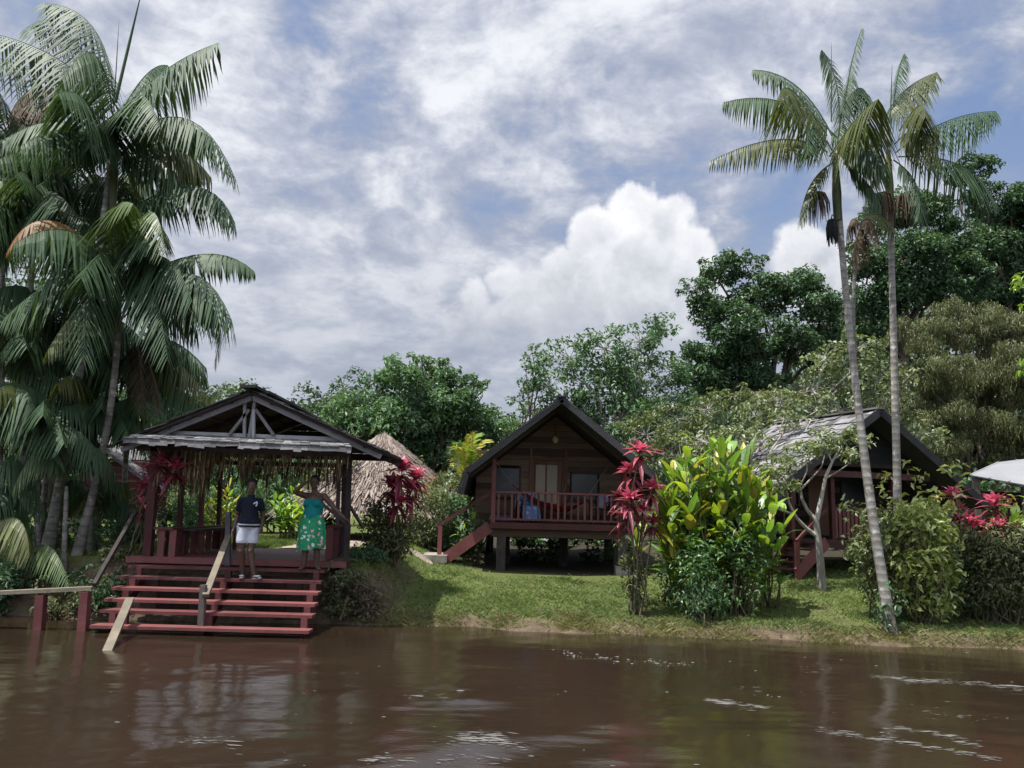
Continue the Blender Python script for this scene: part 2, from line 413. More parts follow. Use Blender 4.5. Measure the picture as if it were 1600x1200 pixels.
sun = bpy.data.lights.new('sun', 'SUN'); sun.energy = 4.2; sun.angle = R(.53); sun.color = (1, .955, .88)
so = bpy.data.objects.new('sun', sun); COL.objects.link(so); so.location = (0,0,40)
so.rotation_euler = Vector(-SUNV).to_track_quat('-Z', 'Y').to_euler()
vs = sc.view_settings
vs.view_transform = 'Standard'; vs.look = 'None'; vs.gamma = 1; vs.exposure = 1.0
sc.cycles.max_bounces = 6; sc.cycles.transparent_max_bounces = 8; sc.cycles.diffuse_bounces = 3; sc.cycles.glossy_bounces = 3
sc.cycles.sample_clamp_indirect = 6

# ------------------------------------------------------------------ terrain
def sm(x, a, b):
    u = np.clip((np.asarray(x, float)-a)/(b-a), 0, 1); return u*u*(3-2*u)
_nk = [(rng.uniform(.5,3.2)*np.array([math.cos(a), math.sin(a)]), rng.uniform(0, 6.28)) for a in rng.uniform(0, 6.28, 14)]
def lump(x, y):
    s = 0
    for k, p in _nk: s = s + np.sin(x*k[0]+y*k[1]+p)/len(_nk)**.5
    return s
def yw(x):
    return np.interp(x, [-200,-12,-6.8,-3.0,-2.5,-1.9,0,2.4,5,7.7,12,200], [15,14.6,14.4,14.3,14.4,14.6,14.35,14.05,13.8,13.65,13.4,13.4])
def H(x, y):
    x = np.asarray(x, float); y = np.asarray(y, float)
    s = y - yw(x) + .10*np.sin(x*2.3)+.06*np.sin(x*5.1+1)+.10*np.sin(x*.9+1)
    left = 1 - sm(x, -2.75, -1.75)
    zl = 1.02*sm(s, -.1, .75)
    zr = .17*sm(s, -.05, .55) + .036*np.clip(s, 0, 9) + .36*sm(x, 2.5, 7)*sm(s, .8, 6.5)
    zr = zr + .22*sm(x, 0.5, -2.2)*sm(s, 3.5, 6.5)
    z = zl*left + zr*(1-left)
    z = z + .55*sm(s, 8, 20)*(1-left*.9) + .05*np.clip(s-16, 0, 40)
    z = z + 13*sm(x, 6, 40)*sm(y, 28, 75) + 5*sm(y, 55, 110)
    z = z + .022*lump(x, y)*sm(s, .1, 1)
    under = np.clip(-s, 0, 4)
    return np.where(s < 0, -.45*under - .0*z, z)
def Hf(x, y): return float(H(x, y))
def onground(px, py):
    """where the line of sight through a pixel meets the terrain"""
    d = ray(px, py)
    for tt in np.arange(6, 90, .05):
        q = EYE + d*tt
        if q[2] <= Hf(q[0], q[1]): return np.array([q[0], q[1], Hf(q[0], q[1])])
    return EYE + d*40
def axis(parts):
    return np.unique(np.round(np.concatenate([np.arange(a, b, st) for a, b, st in parts]), 3))
gx = axis([(-400,-60,40), (-60,-16,3), (-16,-4,.5), (-4,11,.14), (11,20,.5), (20,60,3), (60,401,40)])
gy = axis([(9,13,.5), (13,17.5,.12), (17.5,25,.25), (25,60,1.5), (60,120,6), (120,401,40)])
X, Y = np.meshgrid(gx, gy); Z = H(X, Y)
mb = MB(); nx, ny = len(gx), len(gy)
idx = np.arange(nx*ny).reshape(ny, nx)
mb.add(np.stack([X, Y, Z], -1).reshape(-1, 3), np.stack([idx[:-1,:-1], idx[:-1,1:], idx[1:,1:], idx[1:,:-1]], -1).reshape(-1, 4), 0.5)
m, t, b = newmat('ground_soil_and_turf')
co = t.n('ShaderNodeTexCoord').outputs['Object']
geo = t.n('ShaderNodeNewGeometry')
sz = t.n('ShaderNodeSeparateXYZ'); t.L.new(geo.outputs['Position'], sz.inputs[0])
sn = t.n('ShaderNodeSeparateXYZ'); t.L.new(geo.outputs['Normal'], sn.inputs[0])
n1 = t.noise(co, .9, 5, .6); n2 = t.noise(co, 6, 5, .65); n3 = t.noise(co, 28, 4, .6)
green = t.ramp(t.m('ADD', t.m('MULTIPLY', n1, .5), t.m('MULTIPLY', n2, .5)), [(.3, (.05,.065,.02,1)), (.55, (.085,.105,.03,1)), (.75, (.14,.145,.055,1))])
soil = t.ramp(n2, [(.3, (.05,.037,.024,1)), (.6, (.11,.083,.055,1)), (.8, (.2,.155,.11,1))])
slope = t.m('SUBTRACT', 1, t.step(sn.outputs[2], .62, .88))
low = t.m('SUBTRACT', 1, t.step(t.m('ADD', sz.outputs[2], t.m('MULTIPLY', t.m('SUBTRACT', n2, .5), .3)), .08, .26))
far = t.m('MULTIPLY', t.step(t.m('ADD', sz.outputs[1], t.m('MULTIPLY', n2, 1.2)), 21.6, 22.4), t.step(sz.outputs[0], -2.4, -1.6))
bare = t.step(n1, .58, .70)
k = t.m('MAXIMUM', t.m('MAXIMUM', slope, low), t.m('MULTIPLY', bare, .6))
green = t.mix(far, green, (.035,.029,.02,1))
t.put(b.inputs['Base Color'], t.mix(k, green, soil)); b.inputs['Roughness'].default_value = .9; b.inputs['Specular IOR Level'].default_value = .15
bp = t.n('ShaderNodeBump'); bp.inputs['Strength'].default_value = .7; bp.inputs['Distance'].default_value = .04
t.put(bp.inputs['Height'], t.m('ADD', n3, n2)); t.L.new(bp.outputs[0], b.inputs['Normal'])
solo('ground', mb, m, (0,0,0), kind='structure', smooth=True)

# ------------------------------------------------------------------ river
waves = []
wr = np.random.default_rng(5)
for i in range(54):
    lam = 10**wr.uniform(math.log10(.22), math.log10(2.6))
    ang = wr.normal(PI/2+.25, .5)
    waves.append((2*PI/lam*math.cos(ang), 2*PI/lam*math.sin(ang), wr.uniform(0, 6.28), .00095*lam**.9*wr.uniform(.5, 1.3)))
def wz(x, y):
    z = 0
    for a, b_, p, amp in waves: z = z + amp*np.sin(a*x+b_*y+p)
    calm = .45+.55*sm(np.asarray(y), 13.5, 8.5)
    return z*calm
gx = axis([(-400,-60,40), (-60,-12,2), (-12,-8.5,.3), (-8.5,9.5,.055), (9.5,13,.3), (13,60,2), (60,401,40)])
gy = axis([(-120,-10,20), (-10,3,1), (3,5,.2), (5,15.1,.05), (15.1,18,.6)])
X, Y = np.meshgrid(gx, gy); Z = wz(X, Y)*np.where((np.abs(X-.5) < 10) & (Y > 3), 1, 0)
mb = MB(); nx, ny = len(gx), len(gy); idx = np.arange(nx*ny).reshape(ny, nx)
mb.add(np.stack([X, Y, Z], -1).reshape(-1, 3), np.stack([idx[:-1,:-1], idx[:-1,1:], idx[1:,1:], idx[1:,:-1]], -1).reshape(-1, 4), 0.5)
m, t, b = newmat('brown_river_water')
co = t.n('ShaderNodeTexCoord').outputs['Object']
nb = t.noise(co, .35, 3, .5)
t.put(b.inputs['Base Color'], t.ramp(nb, [(.3, (.016,.0105,.0068,1)), (.7, (.024,.0158,.010,1))]))
b.inputs['Roughness'].default_value = .06; b.inputs['IOR'].default_value = 1.33
b.inputs['Specular IOR Level'].default_value = .5
v = t.mapping(co, (1, 2.2, 1), (0,0,.25))
bp = t.n('ShaderNodeBump'); bp.inputs['Strength'].default_value = .27; bp.inputs['Distance'].default_value = .010
t.put(bp.inputs['Height'], t.m('ADD', t.noise(v, 4.5, 4, .55), t.m('MULTIPLY', t.noise(v, 14, 4, .65), .4))); t.L.new(bp.outputs[0], b.inputs['Normal'])
solo('river_water', mb, m, (0,0,0), kind='structure', smooth=True)

# foam flecks and wake lines on the water
mf, t, b = newmat('water_foam'); b.inputs['Base Color'].default_value = (.115,.11,.1,1); b.inputs['Roughness'].default_value = .5
mb = MB()
def fleck(x, y, rx, ry, ang=0):
    n = rng.integers(6, 10); a = np.arange(n)*2*PI/n; rr = rng.uniform(.5, 1, n)
    lx, ly = rr*np.cos(a)*rx, rr*np.sin(a)*ry
    px_ = x + lx*math.cos(ang)-ly*math.sin(ang); py_ = y + lx*math.sin(ang)+ly*math.cos(ang)
    z = wz(px_, py_) + .006
    top = np.stack([px_, py_, z], 1); c = np.array([[x, y, float(wz(x, y))+.006+.3*min(rx, ry)]])
    mb.add(np.vstack([top, c]), [(i, (i+1) % n, n) for i in range(n)])
def streak(px0, py0, px1, py1, n, sz, sp, amp=6):
    for i in range(int(n*2.4)):
        u = rng.random(); bow = amp*math.sin(u*PI)
        q = Pz(px0+(px1-px0)*u + rng.normal(0, sp*4), py0+(py1-py0)*u - bow + 1.6*math.sin(u*23+px0) + rng.standard_t(3)*sp*.9, 0)
        s_ = .30*sz*rng.lognormal(0, .8)
        fleck(q[0], q[1], s_*4.2, s_*.5, rng.normal(-.1, .15))
streak(1100,1092,1205,1106,60,.018,1.2,-2)
streak(1360,1058,1450,1066,55,.018,1.0,2); streak(1450,1066,1600,1076,85,.017,1.3,3)
streak(1390,1137,1530,1170,75,.016,1.2,7); streak(1395,1158,1560,1187,65,.016,1.2,0); streak(1280,1140,1390,1158,50,.016,1.8,-2)
streak(640,1092,700,1096,12,.016,2); streak(700,1160,815,1168,46,.02,3.5,4); streak(735,1150,800,1168,36,.018,3)
streak(570,1190,640,1196,20,.02,2); streak(280,1160,380,1168,22,.018,3); streak(690,1190,780,1192,14,.018,3)
streak(1250,1045,1300,1050,14,.015,2); streak(1140,1078,1190,1082,12,.014,2); streak(1440,1120,1570,1126,20,.013,3)
for (a, b_, c, n) in [(878,1018,8,10), (905,1024,10,12), (945,1028,10,24), (970,1034,16,16), (1030,1034,12,16), (1040,1042,8,8), (1068,1038,8,12), (1200,1088,12,6)]:
    for i in range(n):
        q = Pz(rng.normal(a, c), rng.normal(b_, 2.6), 0); s_ = .014*rng.lognormal(0, .5)
        fleck(q[0], q[1], s_, s_*.9)
for i in range(60):
    q = Pz(rng.uniform(150, 1600), rng.uniform(1020, 1198), 0); s_ = .011*rng.lognormal(0, .5)
    fleck(q[0], q[1], s_*1.6, s_*.7)
solo('foam', mb, mf, (0,0,0), kind='stuff', smooth=True)

# ------------------------------------------------------------------ paths
def sheet(name, line, width, mat, lift=.035):
    mb = MB(); line = np.array(line, float)
    s = np.linspace(0, len(line)-1, (len(line)-1)*14+1)
    c = np.stack([np.interp(s, np.arange(len(line)), line[:,i]) for i in range(2)], 1)
    k = np.ones(9)/9; cp = np.pad(c, ((4,4),(0,0)), 'edge'); c = np.stack([np.convolve(cp[:,i], k, 'valid') for i in range(2)], 1)
    tg = nrm(np.gradient(c, axis=0)); nr = np.stack([-tg[:,1], tg[:,0]], 1)
    us = np.linspace(-1, 1, 7); wv = width*(1+.08*np.sin(np.arange(len(c))*.9))
    V = c[:,None,:] + nr[:,None,:]*us[None,:,None]*wv[:,None,None]/2
    Z = H(V[...,0], V[...,1]) + lift*(1-.8*np.abs(us)**4)[None,:]
    V = np.concatenate([V, Z[...,None]], -1); a, b2 = V.shape[:2]; idx = np.arange(a*b2).reshape(a, b2)
    mb.add(V.reshape(-1, 3), np.stack([idx[:-1,:-1], idx[:-1,1:], idx[1:,1:], idx[1:,:-1]], -1).reshape(-1, 4), .5)
    return solo(name, mb, mat, (0,0,0), kind='structure', smooth=True)
M['path'] = surf('sandy_path', [(.15,.12,.092),(.22,.18,.145),(.29,.24,.2)], .9, .15, 2.5, (1,1,1), .5, 16, .1)
sheet('path', [(-4.6,18.6),(-4.6,20.5),(-4.55,22.5),(-5.0,25),(-6.2,28),(-8,31)], 1.55, M['path'])
sheet('path', [(-4.7,20.2),(-3.6,20.6),(-2.7,20.9),(-2.0,21.2)], 1.1, M['path'], .05)

# ------------------------------------------------------------------ lawn grass
def blades(mb, x, y, h, wd, per=3, spread=.05, lean=.5):
    n = len(x)
    x = np.repeat(x, per) + rng.normal(0, spread, n*per); y = np.repeat(y, per) + rng.normal(0, spread, n*per)
    z = H(x, y); h = np.repeat(h, per)*rng.uniform(.6, 1.3, n*per); a = rng.uniform(0, 2*PI, n*per)
    ln = rng.normal(0, lean, (n*per, 2))*h[:,None]
    wv = np.stack([np.cos(a), np.sin(a), 0*a], 1)*np.broadcast_to(wd, (n*per,))[:,None]
    b0 = np.stack([x, y, z-.01], 1); tip = b0 + np.stack([ln[:,0], ln[:,1], h], 1); mid = b0 + np.stack([ln[:,0]*.35, ln[:,1]*.35, h*.6], 1)
    mb.quads(np.stack([b0-wv*.5, b0+wv*.5, mid+wv*.45, tip], 1))
mb = MB()
n = 30000
x = rng.uniform(-3.2, 10.5, n); s = rng.uniform(0, 1, n)**1.35; y = yw(x)+.28+s*8.5
keep = (H(x, y) > .1) & ~((x > -.8) & (x < 3.4) & (y > 20.6)) & (lump(x*1.3, y*1.3)+rng.normal(0, .5, n) > -.85)
x, y = x[keep], y[keep]
blades(mb, x, y, .035+.03*rng.random(len(x))+.02*np.clip(lump(x*2, y*2), 0, 2), .012, 3, .04, .8)
x = rng.uniform(-13, -6.5, 5000); y = rng.uniform(15.3, 22, 5000); blades(mb, x, y, .06+.04*rng.random(5000), .016, 3, .05, .7)
x = rng.uniform(-7.5, -5.5, 3500); y = rng.uniform(18.7, 25, 3500); blades(mb, x, y, .08+.04*rng.random(3500), .016, 3, .05, .6)
x = rng.uniform(-3.7, -2.6, 1500); y = rng.uniform(17.5, 24, 1500); blades(mb, x, y, .07+.04*rng.random(1500), .016, 3, .05, .6)
solo('grass', mb, M['lf_grass'], (0,0,0), kind='stuff')
mb = MB()
n = 7000
x = rng.uniform(-2.6, 11, n); y = yw(x)+np.abs(rng.normal(.10, .22, n)) - .02
q_ = (lump(x*2.2, 1+0*x)+rng.normal(0, .5, n)) > -.1
x, y = x[q_], y[q_]; n = len(x)
blades(mb, x, y, .02+.07*rng.random(n)**2+.02*np.clip(lump(x*3, 0*x), 0, 2), .009, 3, .05, 1.0)
lit = MB(); n = 1100
x = rng.uniform(-3, 10, n); y = yw(x)+.25+7.5*rng.random(n)**1.4; z = H(x, y)+.03+.02*rng.random(n)
N_ = nrm(np.stack([rng.normal(0, .35, n), rng.normal(0, .35, n), np.ones(n)], 1)); A_ = nrm(np.cross(N_, rng.normal(0, 1, (n, 3)))); B_ = np.cross(N_, A_)
C_ = np.stack([x, y, z], 1); L_n = rng.uniform(.02, .06, n)[:,None]
lit.quads(np.stack([C_-A_*L_n, C_+B_*L_n*.45, C_+A_*L_n+N_*.015, C_-B_*L_n*.45], 1))
solo('leaf_litter', lit, M['lf_dead'], (0,0,0), kind='stuff')
solo('bank_weeds', mb, M['lf_weed'], (0,0,0), kind='stuff')
# ------------------------------------------------------------------ roofs and walls
def shingles(mb, e0, e1, r0, r1, rows, cols, th=.018, lift=.025, rag=.04):
    """overlapping courses between the eave e0-e1 and the ridge r0-r1"""
    e0, e1, r0, r1 = [np.asarray(a, float) for a in (e0, e1, r0, r1)]
    N = nrm(np.cross(e1-e0, r0-e0))
    if N[2] < 0: N = -N
    for i in range(rows):
        u0 = i/rows; u1 = (i+1.35)/rows
        x = 0.0
        while x < 1:
            wd = rng.uniform(.6, 1.4)/cols; x1 = min(1, x+wd)
            uu0 = max(-.02, u0 - rng.uniform(0, rag)/1.0*(1/rows)*4)
            uu1 = min(1.0, u1)
            q = lambda a, u: (e0*(1-a)+e1*a)*(1-u) + (r0*(1-a)+r1*a)*u
            l = lift*rng.uniform(.6, 1.5)
            g = .12*wd
            a, b, c, d = q(x+g*.3, uu0)+N*l, q(x1-g*.3, uu0)+N*l*rng.uniform(.8, 1.2), q(x1-g*.3, uu1)+N*.004, q(x+g*.3, uu1)+N*.004
            V = np.array([a, b, c, d, a-N*th, b-N*th, c-N*th*.2, d-N*th*.2])
            mb.add(V, [(0,1,2,3),(7,6,5,4),(0,4,5,1),(1,5,6,2),(3,2,6,7),(0,3,7,4)])
            x = x1
def slab(mb, e0, e1, r0, r1, th):
    e0, e1, r0, r1 = [np.asarray(a, float) for a in (e0, e1, r0, r1)]
    N = nrm(np.cross(e1-e0, r0-e0))
    if N[2] < 0: N = -N
    V = np.array([e0, e1, r1, r0, e0-N*th, e1-N*th, r1-N*th, r0-N*th])
    mb.add(V, [(0,1,2,3),(7,6,5,4),(0,4,5,1),(1,5,6,2),(2,6,7,3),(3,7,4,0)])
def planks(mb, x0, x1, z0, z1, y, th, step, lim=None, holes=(), vert=False):
    """boards one by one on a wall in the plane y, cut by lim(z)->(xl,xr) and by holes (x0,x1,z0,z1)"""
    if not vert:
        z = z0
        while z < z1-.005:
            zz = min(z1, z+step); zm = (z+zz)/2
            a, b = (x0, x1) if lim is None else lim(z)
            ta, tb = (a, b) if lim is None else lim(zz)
            a, b, ta, tb = max(a, x0), min(b, x1), max(ta, x0), min(tb, x1)
            if tb < ta: ta = tb = (ta+tb)/2
            ea, eb = a, b
            segs = [(a, b)]
            for (h0, h1, g0, g1) in holes:
                if zm > g0 and zm < g1:
                    ns = []
                    for (s0, s1) in segs:
                        if h0 > s0: ns.append((s0, min(s1, h0)))
                        if h1 < s1: ns.append((max(s0, h1), s1))
                    segs = [s_ for s_ in ns if s_[1]-s_[0] > .02]
            for s0, s1 in segs:
                cuts = [s0]
                while s1-cuts[-1] > 1.6 and rng.random() < .7: cuts.append(cuts[-1]+rng.uniform(.6, 1.4))
                cuts.append(s1)
                for c0, c1 in zip(cuts, cuts[1:]):
                    if c1-c0 > .01:
                        yf = y-th/2+rng.uniform(-.004, .004); yb_ = y+th/2; zl0, zl1 = z+.004, zz-.004
                        t0 = max(c0, min(ta, tb)) if c0 != ea else ta
                        t1 = min(c1, max(ta, tb)) if c1 != eb else tb
                        t0 = min(t0, max(ta, tb)); t1 = max(t1, t0)
                        c0_, c1_ = c0+.002, c1-.002
                        mb.add(np.array([[c0_,yf,zl0],[c1_,yf,zl0],[c1_,yb_,zl0],[c0_,yb_,zl0],[t0+.002,yf,zl1],[max(t1-.002, t0+.003),yf,zl1],[max(t1-.002, t0+.003),yb_,zl1],[t0+.002,yb_,zl1]]),
                               [(0,3,2,1),(4,5,6,7),(0,1,5,4),(1,2,6,5),(2,3,7,6),(3,0,4,7)])
            z = zz
    else:
        x = x0
        while x < x1-.005:
            xx = min(x1, x+step)
            zt = z1 if lim is None else min(z1, lim((x+xx)/2))
            if zt > z0+.02: mb.bx(x+.003, xx-.003, y-th/2+rng.uniform(-.004, .004), y+th/2, z0, zt)
            x = xx
def pr(p): return np.asarray(p, float)

# ------------------------------------------------------------------ open river pavilion
DZ = 1.05                      # deck level
xl, xr = P(208,864,14.7)[0], P(533,876,14.7)[0]
YF, YB = 14.7, 18.4
pav = thing('open_pavilion', ((xl+xr)/2, YF, 1.0), 'open sided wooden pavilion with sagging shingle roof and red deck over the river steps', 'pavilion')
mb = MB()
x = xl-.05
yy = YF
while yy < YB:
    mb.bx(xl-.06+rng.uniform(-.02, .02), xr+.08+rng.uniform(-.02, .02), yy, yy+.19, DZ-.045, DZ); yy += .2
part('deck', mb, M['red'], pav)
mb = MB(); mb.bx(xl-.1, xr+.1, YF-.045, YF-.004, DZ-.11, DZ-.01); part('deck_fascia', mb, M['red'], pav)
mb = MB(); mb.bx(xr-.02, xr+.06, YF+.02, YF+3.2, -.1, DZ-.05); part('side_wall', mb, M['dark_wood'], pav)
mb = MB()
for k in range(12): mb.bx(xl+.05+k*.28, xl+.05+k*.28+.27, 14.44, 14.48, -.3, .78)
part('shade_boards', mb, M['board_dark'], pav)  # dark boards added behind the treads, standing in for the shade there
def post(a, b, wd, mat): 
    mb = MB(); mb.beam(a, b, wd, wd, up=(0,1,0)); return part('post', mb, mat, pav)
zt = P(540,702,14.75)[2]
def vert(px, py0, py1, Y, z0=None):
    a = P(px[0], py0, Y); b = P(px[1], py1, Y)
    if z0 is not None: a[2] = z0
    return a, b
# front left post is broad and red, others thin and dark
post(*vert((231,245), 868, 690, 14.78, DZ), .14, M['red_dark'])
post(*vert((541,547), 874, 700, 14.78, DZ), .085, M['dark_wood'])
for (pxa, pxb, Y) in [(536,541,15.9), (526,530,17.1), (534,538,18.3)]:
    post(*vert((pxa, pxb), 862, 712+ (Y-14.8)*2.2, Y, DZ), .075, M['dark_wood'])
for (pxa, pxb, Y) in [(279,286,16.0), (312,318,17.2), (340,346,18.3)]:
    post(*vert((pxa, pxb), 858, 705+ (Y-14.8)*2.2, Y, DZ), .085, M['red_dark'])
# diagonal braces by the right posts
mb = MB(); mb.beam(P(527,722,15.0), P(540,745,15.0), .05, .05); part('brace', mb, M['dark_wood'], pav)
mb = MB(); mb.beam(P(543,785,16.0), P(568,825,16.4), .05, .05); part('brace', mb, M['dark_wood'], pav)
# gable roof
RF, RB = 14.1, 18.6
ap = P(392,610,RF); eR = P(594,706,RF); eL = P(186,690,RF); eL[2] = eR[2] = (eL[2]+eR[2])/2
back = np.array([0, RB-RF, 0])
mb = MB(); N = 11
def sag(u): return -.07*math.sin(u*PI)
slab(mb, eR, eR+back, ap, ap+back, .05); slab(mb, eL, eL+back, ap, ap+back, .05)
part('roof', mb, M['dark_wood'], pav)
mb = MB()
fo = np.array([0,-.08,0])
shingles(mb, eR+fo, eR+back, ap+fo, ap+back, 9, 13, .02, .035, .12)
shingles(mb, eL+fo, eL+back, ap+fo, ap+back, 9, 13, .02, .035, .12)
part('roof_shingles', mb, M['shingle_dark'], pav)
mb = MB()
for k in range(7): mb.bx(ap[0]-.14+rng.uniform(-.03, .03), ap[0]+.14+rng.uniform(-.03, .03), RF-.12+k*.68, RF-.12+k*.68+.64, ap[2]+.035, ap[2]+.085)
part('ridge_cap', mb, M['shingle_dark'], pav)
mb = MB(); planks(mb, eL[0]+.3, eR[0]-.3, eR[2]+.05, ap[2], RB-.3, .03, .16, lambda z: (ap[0]-(ap[2]-.09-z)/(ap[2]-eL[2])*(ap[0]-eL[0]), ap[0]+(ap[2]-.09-z)/(ap[2]-eR[2])*(eR[0]-ap[0]))); part('gable_wall', mb, M['dark_wood'], pav)
for e in (eR, eL):
    for yo in (.12, 1.3, 2.5, 3.7):
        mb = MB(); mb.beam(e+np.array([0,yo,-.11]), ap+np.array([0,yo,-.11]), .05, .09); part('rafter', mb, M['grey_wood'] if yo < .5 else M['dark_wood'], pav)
mb = MB()
for e in (eR, eL):
    for u in (.12, .36, .6, .84):
        mb.beam(e*(1-u)+ap*u+np.array([0,.05,-.06]), e*(1-u)+ap*u+back+np.array([0,-.05,-.06]), .07, .035)
part('roof_battens', mb, M['dark_wood'], pav)
# grey tie beam and king posts
YT = 14.35
tb0, tb1 = P(248,679,YT), P(532,690,YT)
mb = MB(); mb.beam(tb0, tb1, .05, .15); part('tie_beam', mb, M['truss_wood'], pav)
for (a, b, wd) in [((383,615),(382,692),.06), ((400,617),(388,694),.06), ((397,640),(396,685),.07), ((390,640),(358,680),.06), ((400,640),(428,680),.06)]:
    mb = MB(); mb.beam(P(*a, YT-.06), P(*b, YT-.06), wd, .05); part('truss_strut', mb, M['truss_wood'], pav)
# front pent roof under the gable
a0, a1 = P(193,684,13.75), P(549,699,13.75); b0, b1 = P(226,676,14.35), P(543,690,14.35)
mb = MB(); slab(mb, a0, a1, b0, b1, .02); shingles(mb, a0, a1, b0, b1, 3, 26, .016, .02, .1)
part('pent_roof', mb, M['grey_wood'], pav)
mb = MB()
x = 0
while x < 1:
    wd = rng.uniform(.025, .06); q0 = a0*(1-x)+a1*x; q1 = a0*(1-min(1, x+wd))+a1*min(1, x+wd)
    dn = np.array([0,-.015,-rng.uniform(.07,.125)]); up = np.array([0,.01,.03]); ds = dn + np.array([0,0,rng.uniform(-.015,.015)])
    th = np.array([0,.015,0])
    V = np.array([q0+dn, q1+ds, q1+up, q0+up]); V = np.vstack([V, V+th])
    mb.add(V, [(0,1,2,3),(7,6,5,4),(0,4,5,1),(1,5,6,2),(2,6,7,3),(3,7,4,0)]); x += wd
part('pent_edge', mb, M['grey_wood'], pav)
mb = MB(); mb.beam(P(215,700,14.75), P(548,712,14.75), .08, .1); part('front_beam', mb, M['dark_wood'], pav)
mb = MB(); mb.beam(P(538,712,14.75), P(540,725,18.4), .08, .1); part('side_beam', mb, M['dark_wood'], pav)
mb = MB(); mb.beam(P(250,705,14.75), P(345,722,18.4), .08, .1); part('side_beam', mb, M['dark_wood'], pav)
mb = MB(); mb.beam(P(330,722,18.4), P(545,728,18.4), .08, .1); part('back_beam', mb, M['dark_wood'], pav)
# hanging dry palm fringe
def fringe(mb, a, b, n, lo, hi, wd):
    u = rng.random(n); base = a[None]*(1-u)[:,None]+b[None]*u[:,None]
    L = rng.uniform(lo, hi, n)*(1+.35*np.sin(u*37)+.2*np.sin(u*90)); base[:,1] += rng.normal(0, .05, n)
    sway = rng.normal(0, .06, (n, 2)); ang = rng.uniform(0, PI, n)
    W = np.stack([np.cos(ang), np.sin(ang), 0*ang], 1)*(wd*rng.uniform(.5, 1.4, n))[:,None]
    mid = base - np.stack([-sway[:,0]*.3, -sway[:,1]*.3, L*.55], 1); tip = base - np.stack([-sway[:,0], -sway[:,1], L], 1)
    mb.quads(np.stack([base-W*.4, base+W*.4, mid+W*.5, mid-W*.5], 1)); mb.quads(np.stack([mid-W*.5, mid+W*.5, tip+W*.08, tip-W*.08], 1))
mb = MB()
fringe(mb, P(290,706,14.68), P(546,714,14.68), 330, .15, .42, .022)
fringe(mb, P(250,702,14.7), P(330,706,14.7), 160, .3, .7, .024)
part('thatch_fringe', mb, M['thatch_dry'], pav)
mb = MB()
fringe(mb, P(345,727,18.3), P(540,730,18.3), 230, .25, .6, .028)
part('thatch_fringe', mb, M['thatch_dry'], pav)
mb = MB()
fringe(mb, P(262,708,15.2), P(335,722,18.0), 220, .3, .75, .026)
part('thatch_fringe', mb, M['thatch_dry'], pav)
# deck balustrades
def balustrade(name, a, b, n, h, mat, wd=.07):
    a = pr(a); b = pr(b)
    mb = MB(); mb.beam(a+[0,0,h], b+[0,0,h], .13, .045); o = part(name, mb, mat, pav)
    for k in range(n):
        u = k/(n-1); q = a*(1-u)+b*u; m2 = MB(); m2.beam(q, q+np.array([0,0,h-.025]), wd*1.7, .03, up=(0,1,0)); part('baluster', m2, mat, o)
balustrade('side_railing', (P(262,866,15.0)[0],15.0,DZ), (P(345,858,18.2)[0],18.2,DZ), 8, .48, M['red_dark'])
balustrade('front_railing', (P(232,866,14.8)[0],14.8,DZ), (P(268,866,14.8)[0],14.8,DZ), 3, .5, M['red'])
balustrade('side_railing', (P(513,872,14.95)[0],14.95,DZ), (P(541,866,16.6)[0],16.6,DZ), 4, .6, M['red'])
mb = MB(); mb.beam(P(503,787,15.0), P(548,823,15.05), .14, .05); part('arm_board', mb, M['dark_wood'], pav)

ben = thing('bench', (P(305,860,16.6)[0],16.6,DZ), 'dark red plank bench along the inner side of the river pavilion', 'bench')
bx0 = P(292,860,16.0)[0]
for (dx_, yy) in ((0,15.7),(.34,15.7),(0,17.6),(.34,17.6)):
    mb = MB(); mb.bx(bx0+dx_, bx0+dx_+.07, yy, yy+.07, DZ, DZ+.43); part('leg', mb, M['red_dark'], ben)
mb = MB()
for k in range(3): mb.bx(bx0-.03+k*.16, bx0+.12+k*.16, 15.6, 17.8, DZ+.43, DZ+.47)
part('seat', mb, M['dark_wood'], ben)

# ------------------------------------------------------------------ red river steps
T = [((201,882),(507,892),14.30), ((186,899),(502,909),14.00), ((175,917),(497,926),13.70), ((164,934),(492,945),13.40), ((155,952),(488,962),13.10), ((141,974),(483,984),12.80)]
stp = thing('river_steps', (P(312,978,12.8)[0],12.8,0), 'broad open red steps climbing from the brown water to the pavilion deck', 'steps')
TZ = []
for k, (l, r_, Y) in enumerate(T):
    a, b = P(*l, Y), P(*r_, Y); z = max(.025, (a[2]+b[2])/2 - .02) if k == 5 else (a[2]+b[2])/2
    TZ.append((z, a[0], b[0], Y))
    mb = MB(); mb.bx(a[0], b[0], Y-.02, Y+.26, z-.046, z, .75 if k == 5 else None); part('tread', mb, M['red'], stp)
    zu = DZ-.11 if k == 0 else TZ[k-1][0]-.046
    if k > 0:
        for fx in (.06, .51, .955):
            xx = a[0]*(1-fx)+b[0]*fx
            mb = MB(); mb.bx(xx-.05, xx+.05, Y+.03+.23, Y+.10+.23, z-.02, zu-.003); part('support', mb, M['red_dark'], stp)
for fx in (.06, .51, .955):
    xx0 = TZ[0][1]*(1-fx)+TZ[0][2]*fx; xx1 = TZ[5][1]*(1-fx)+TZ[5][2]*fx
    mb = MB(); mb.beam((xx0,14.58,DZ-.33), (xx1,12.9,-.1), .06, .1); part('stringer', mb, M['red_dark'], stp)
mb = MB(); mb.beam(P(321,931,12.95), P(357,838,14.5), .10, .06); part('handrail', mb, M['pale_wood'], stp)
mb = MB(); mb.beam(P(314,980,13.02), P(318,914,13.02), .09, .09, up=(0,1,0)); part('rail_post', mb, M['dark_wood'], stp)
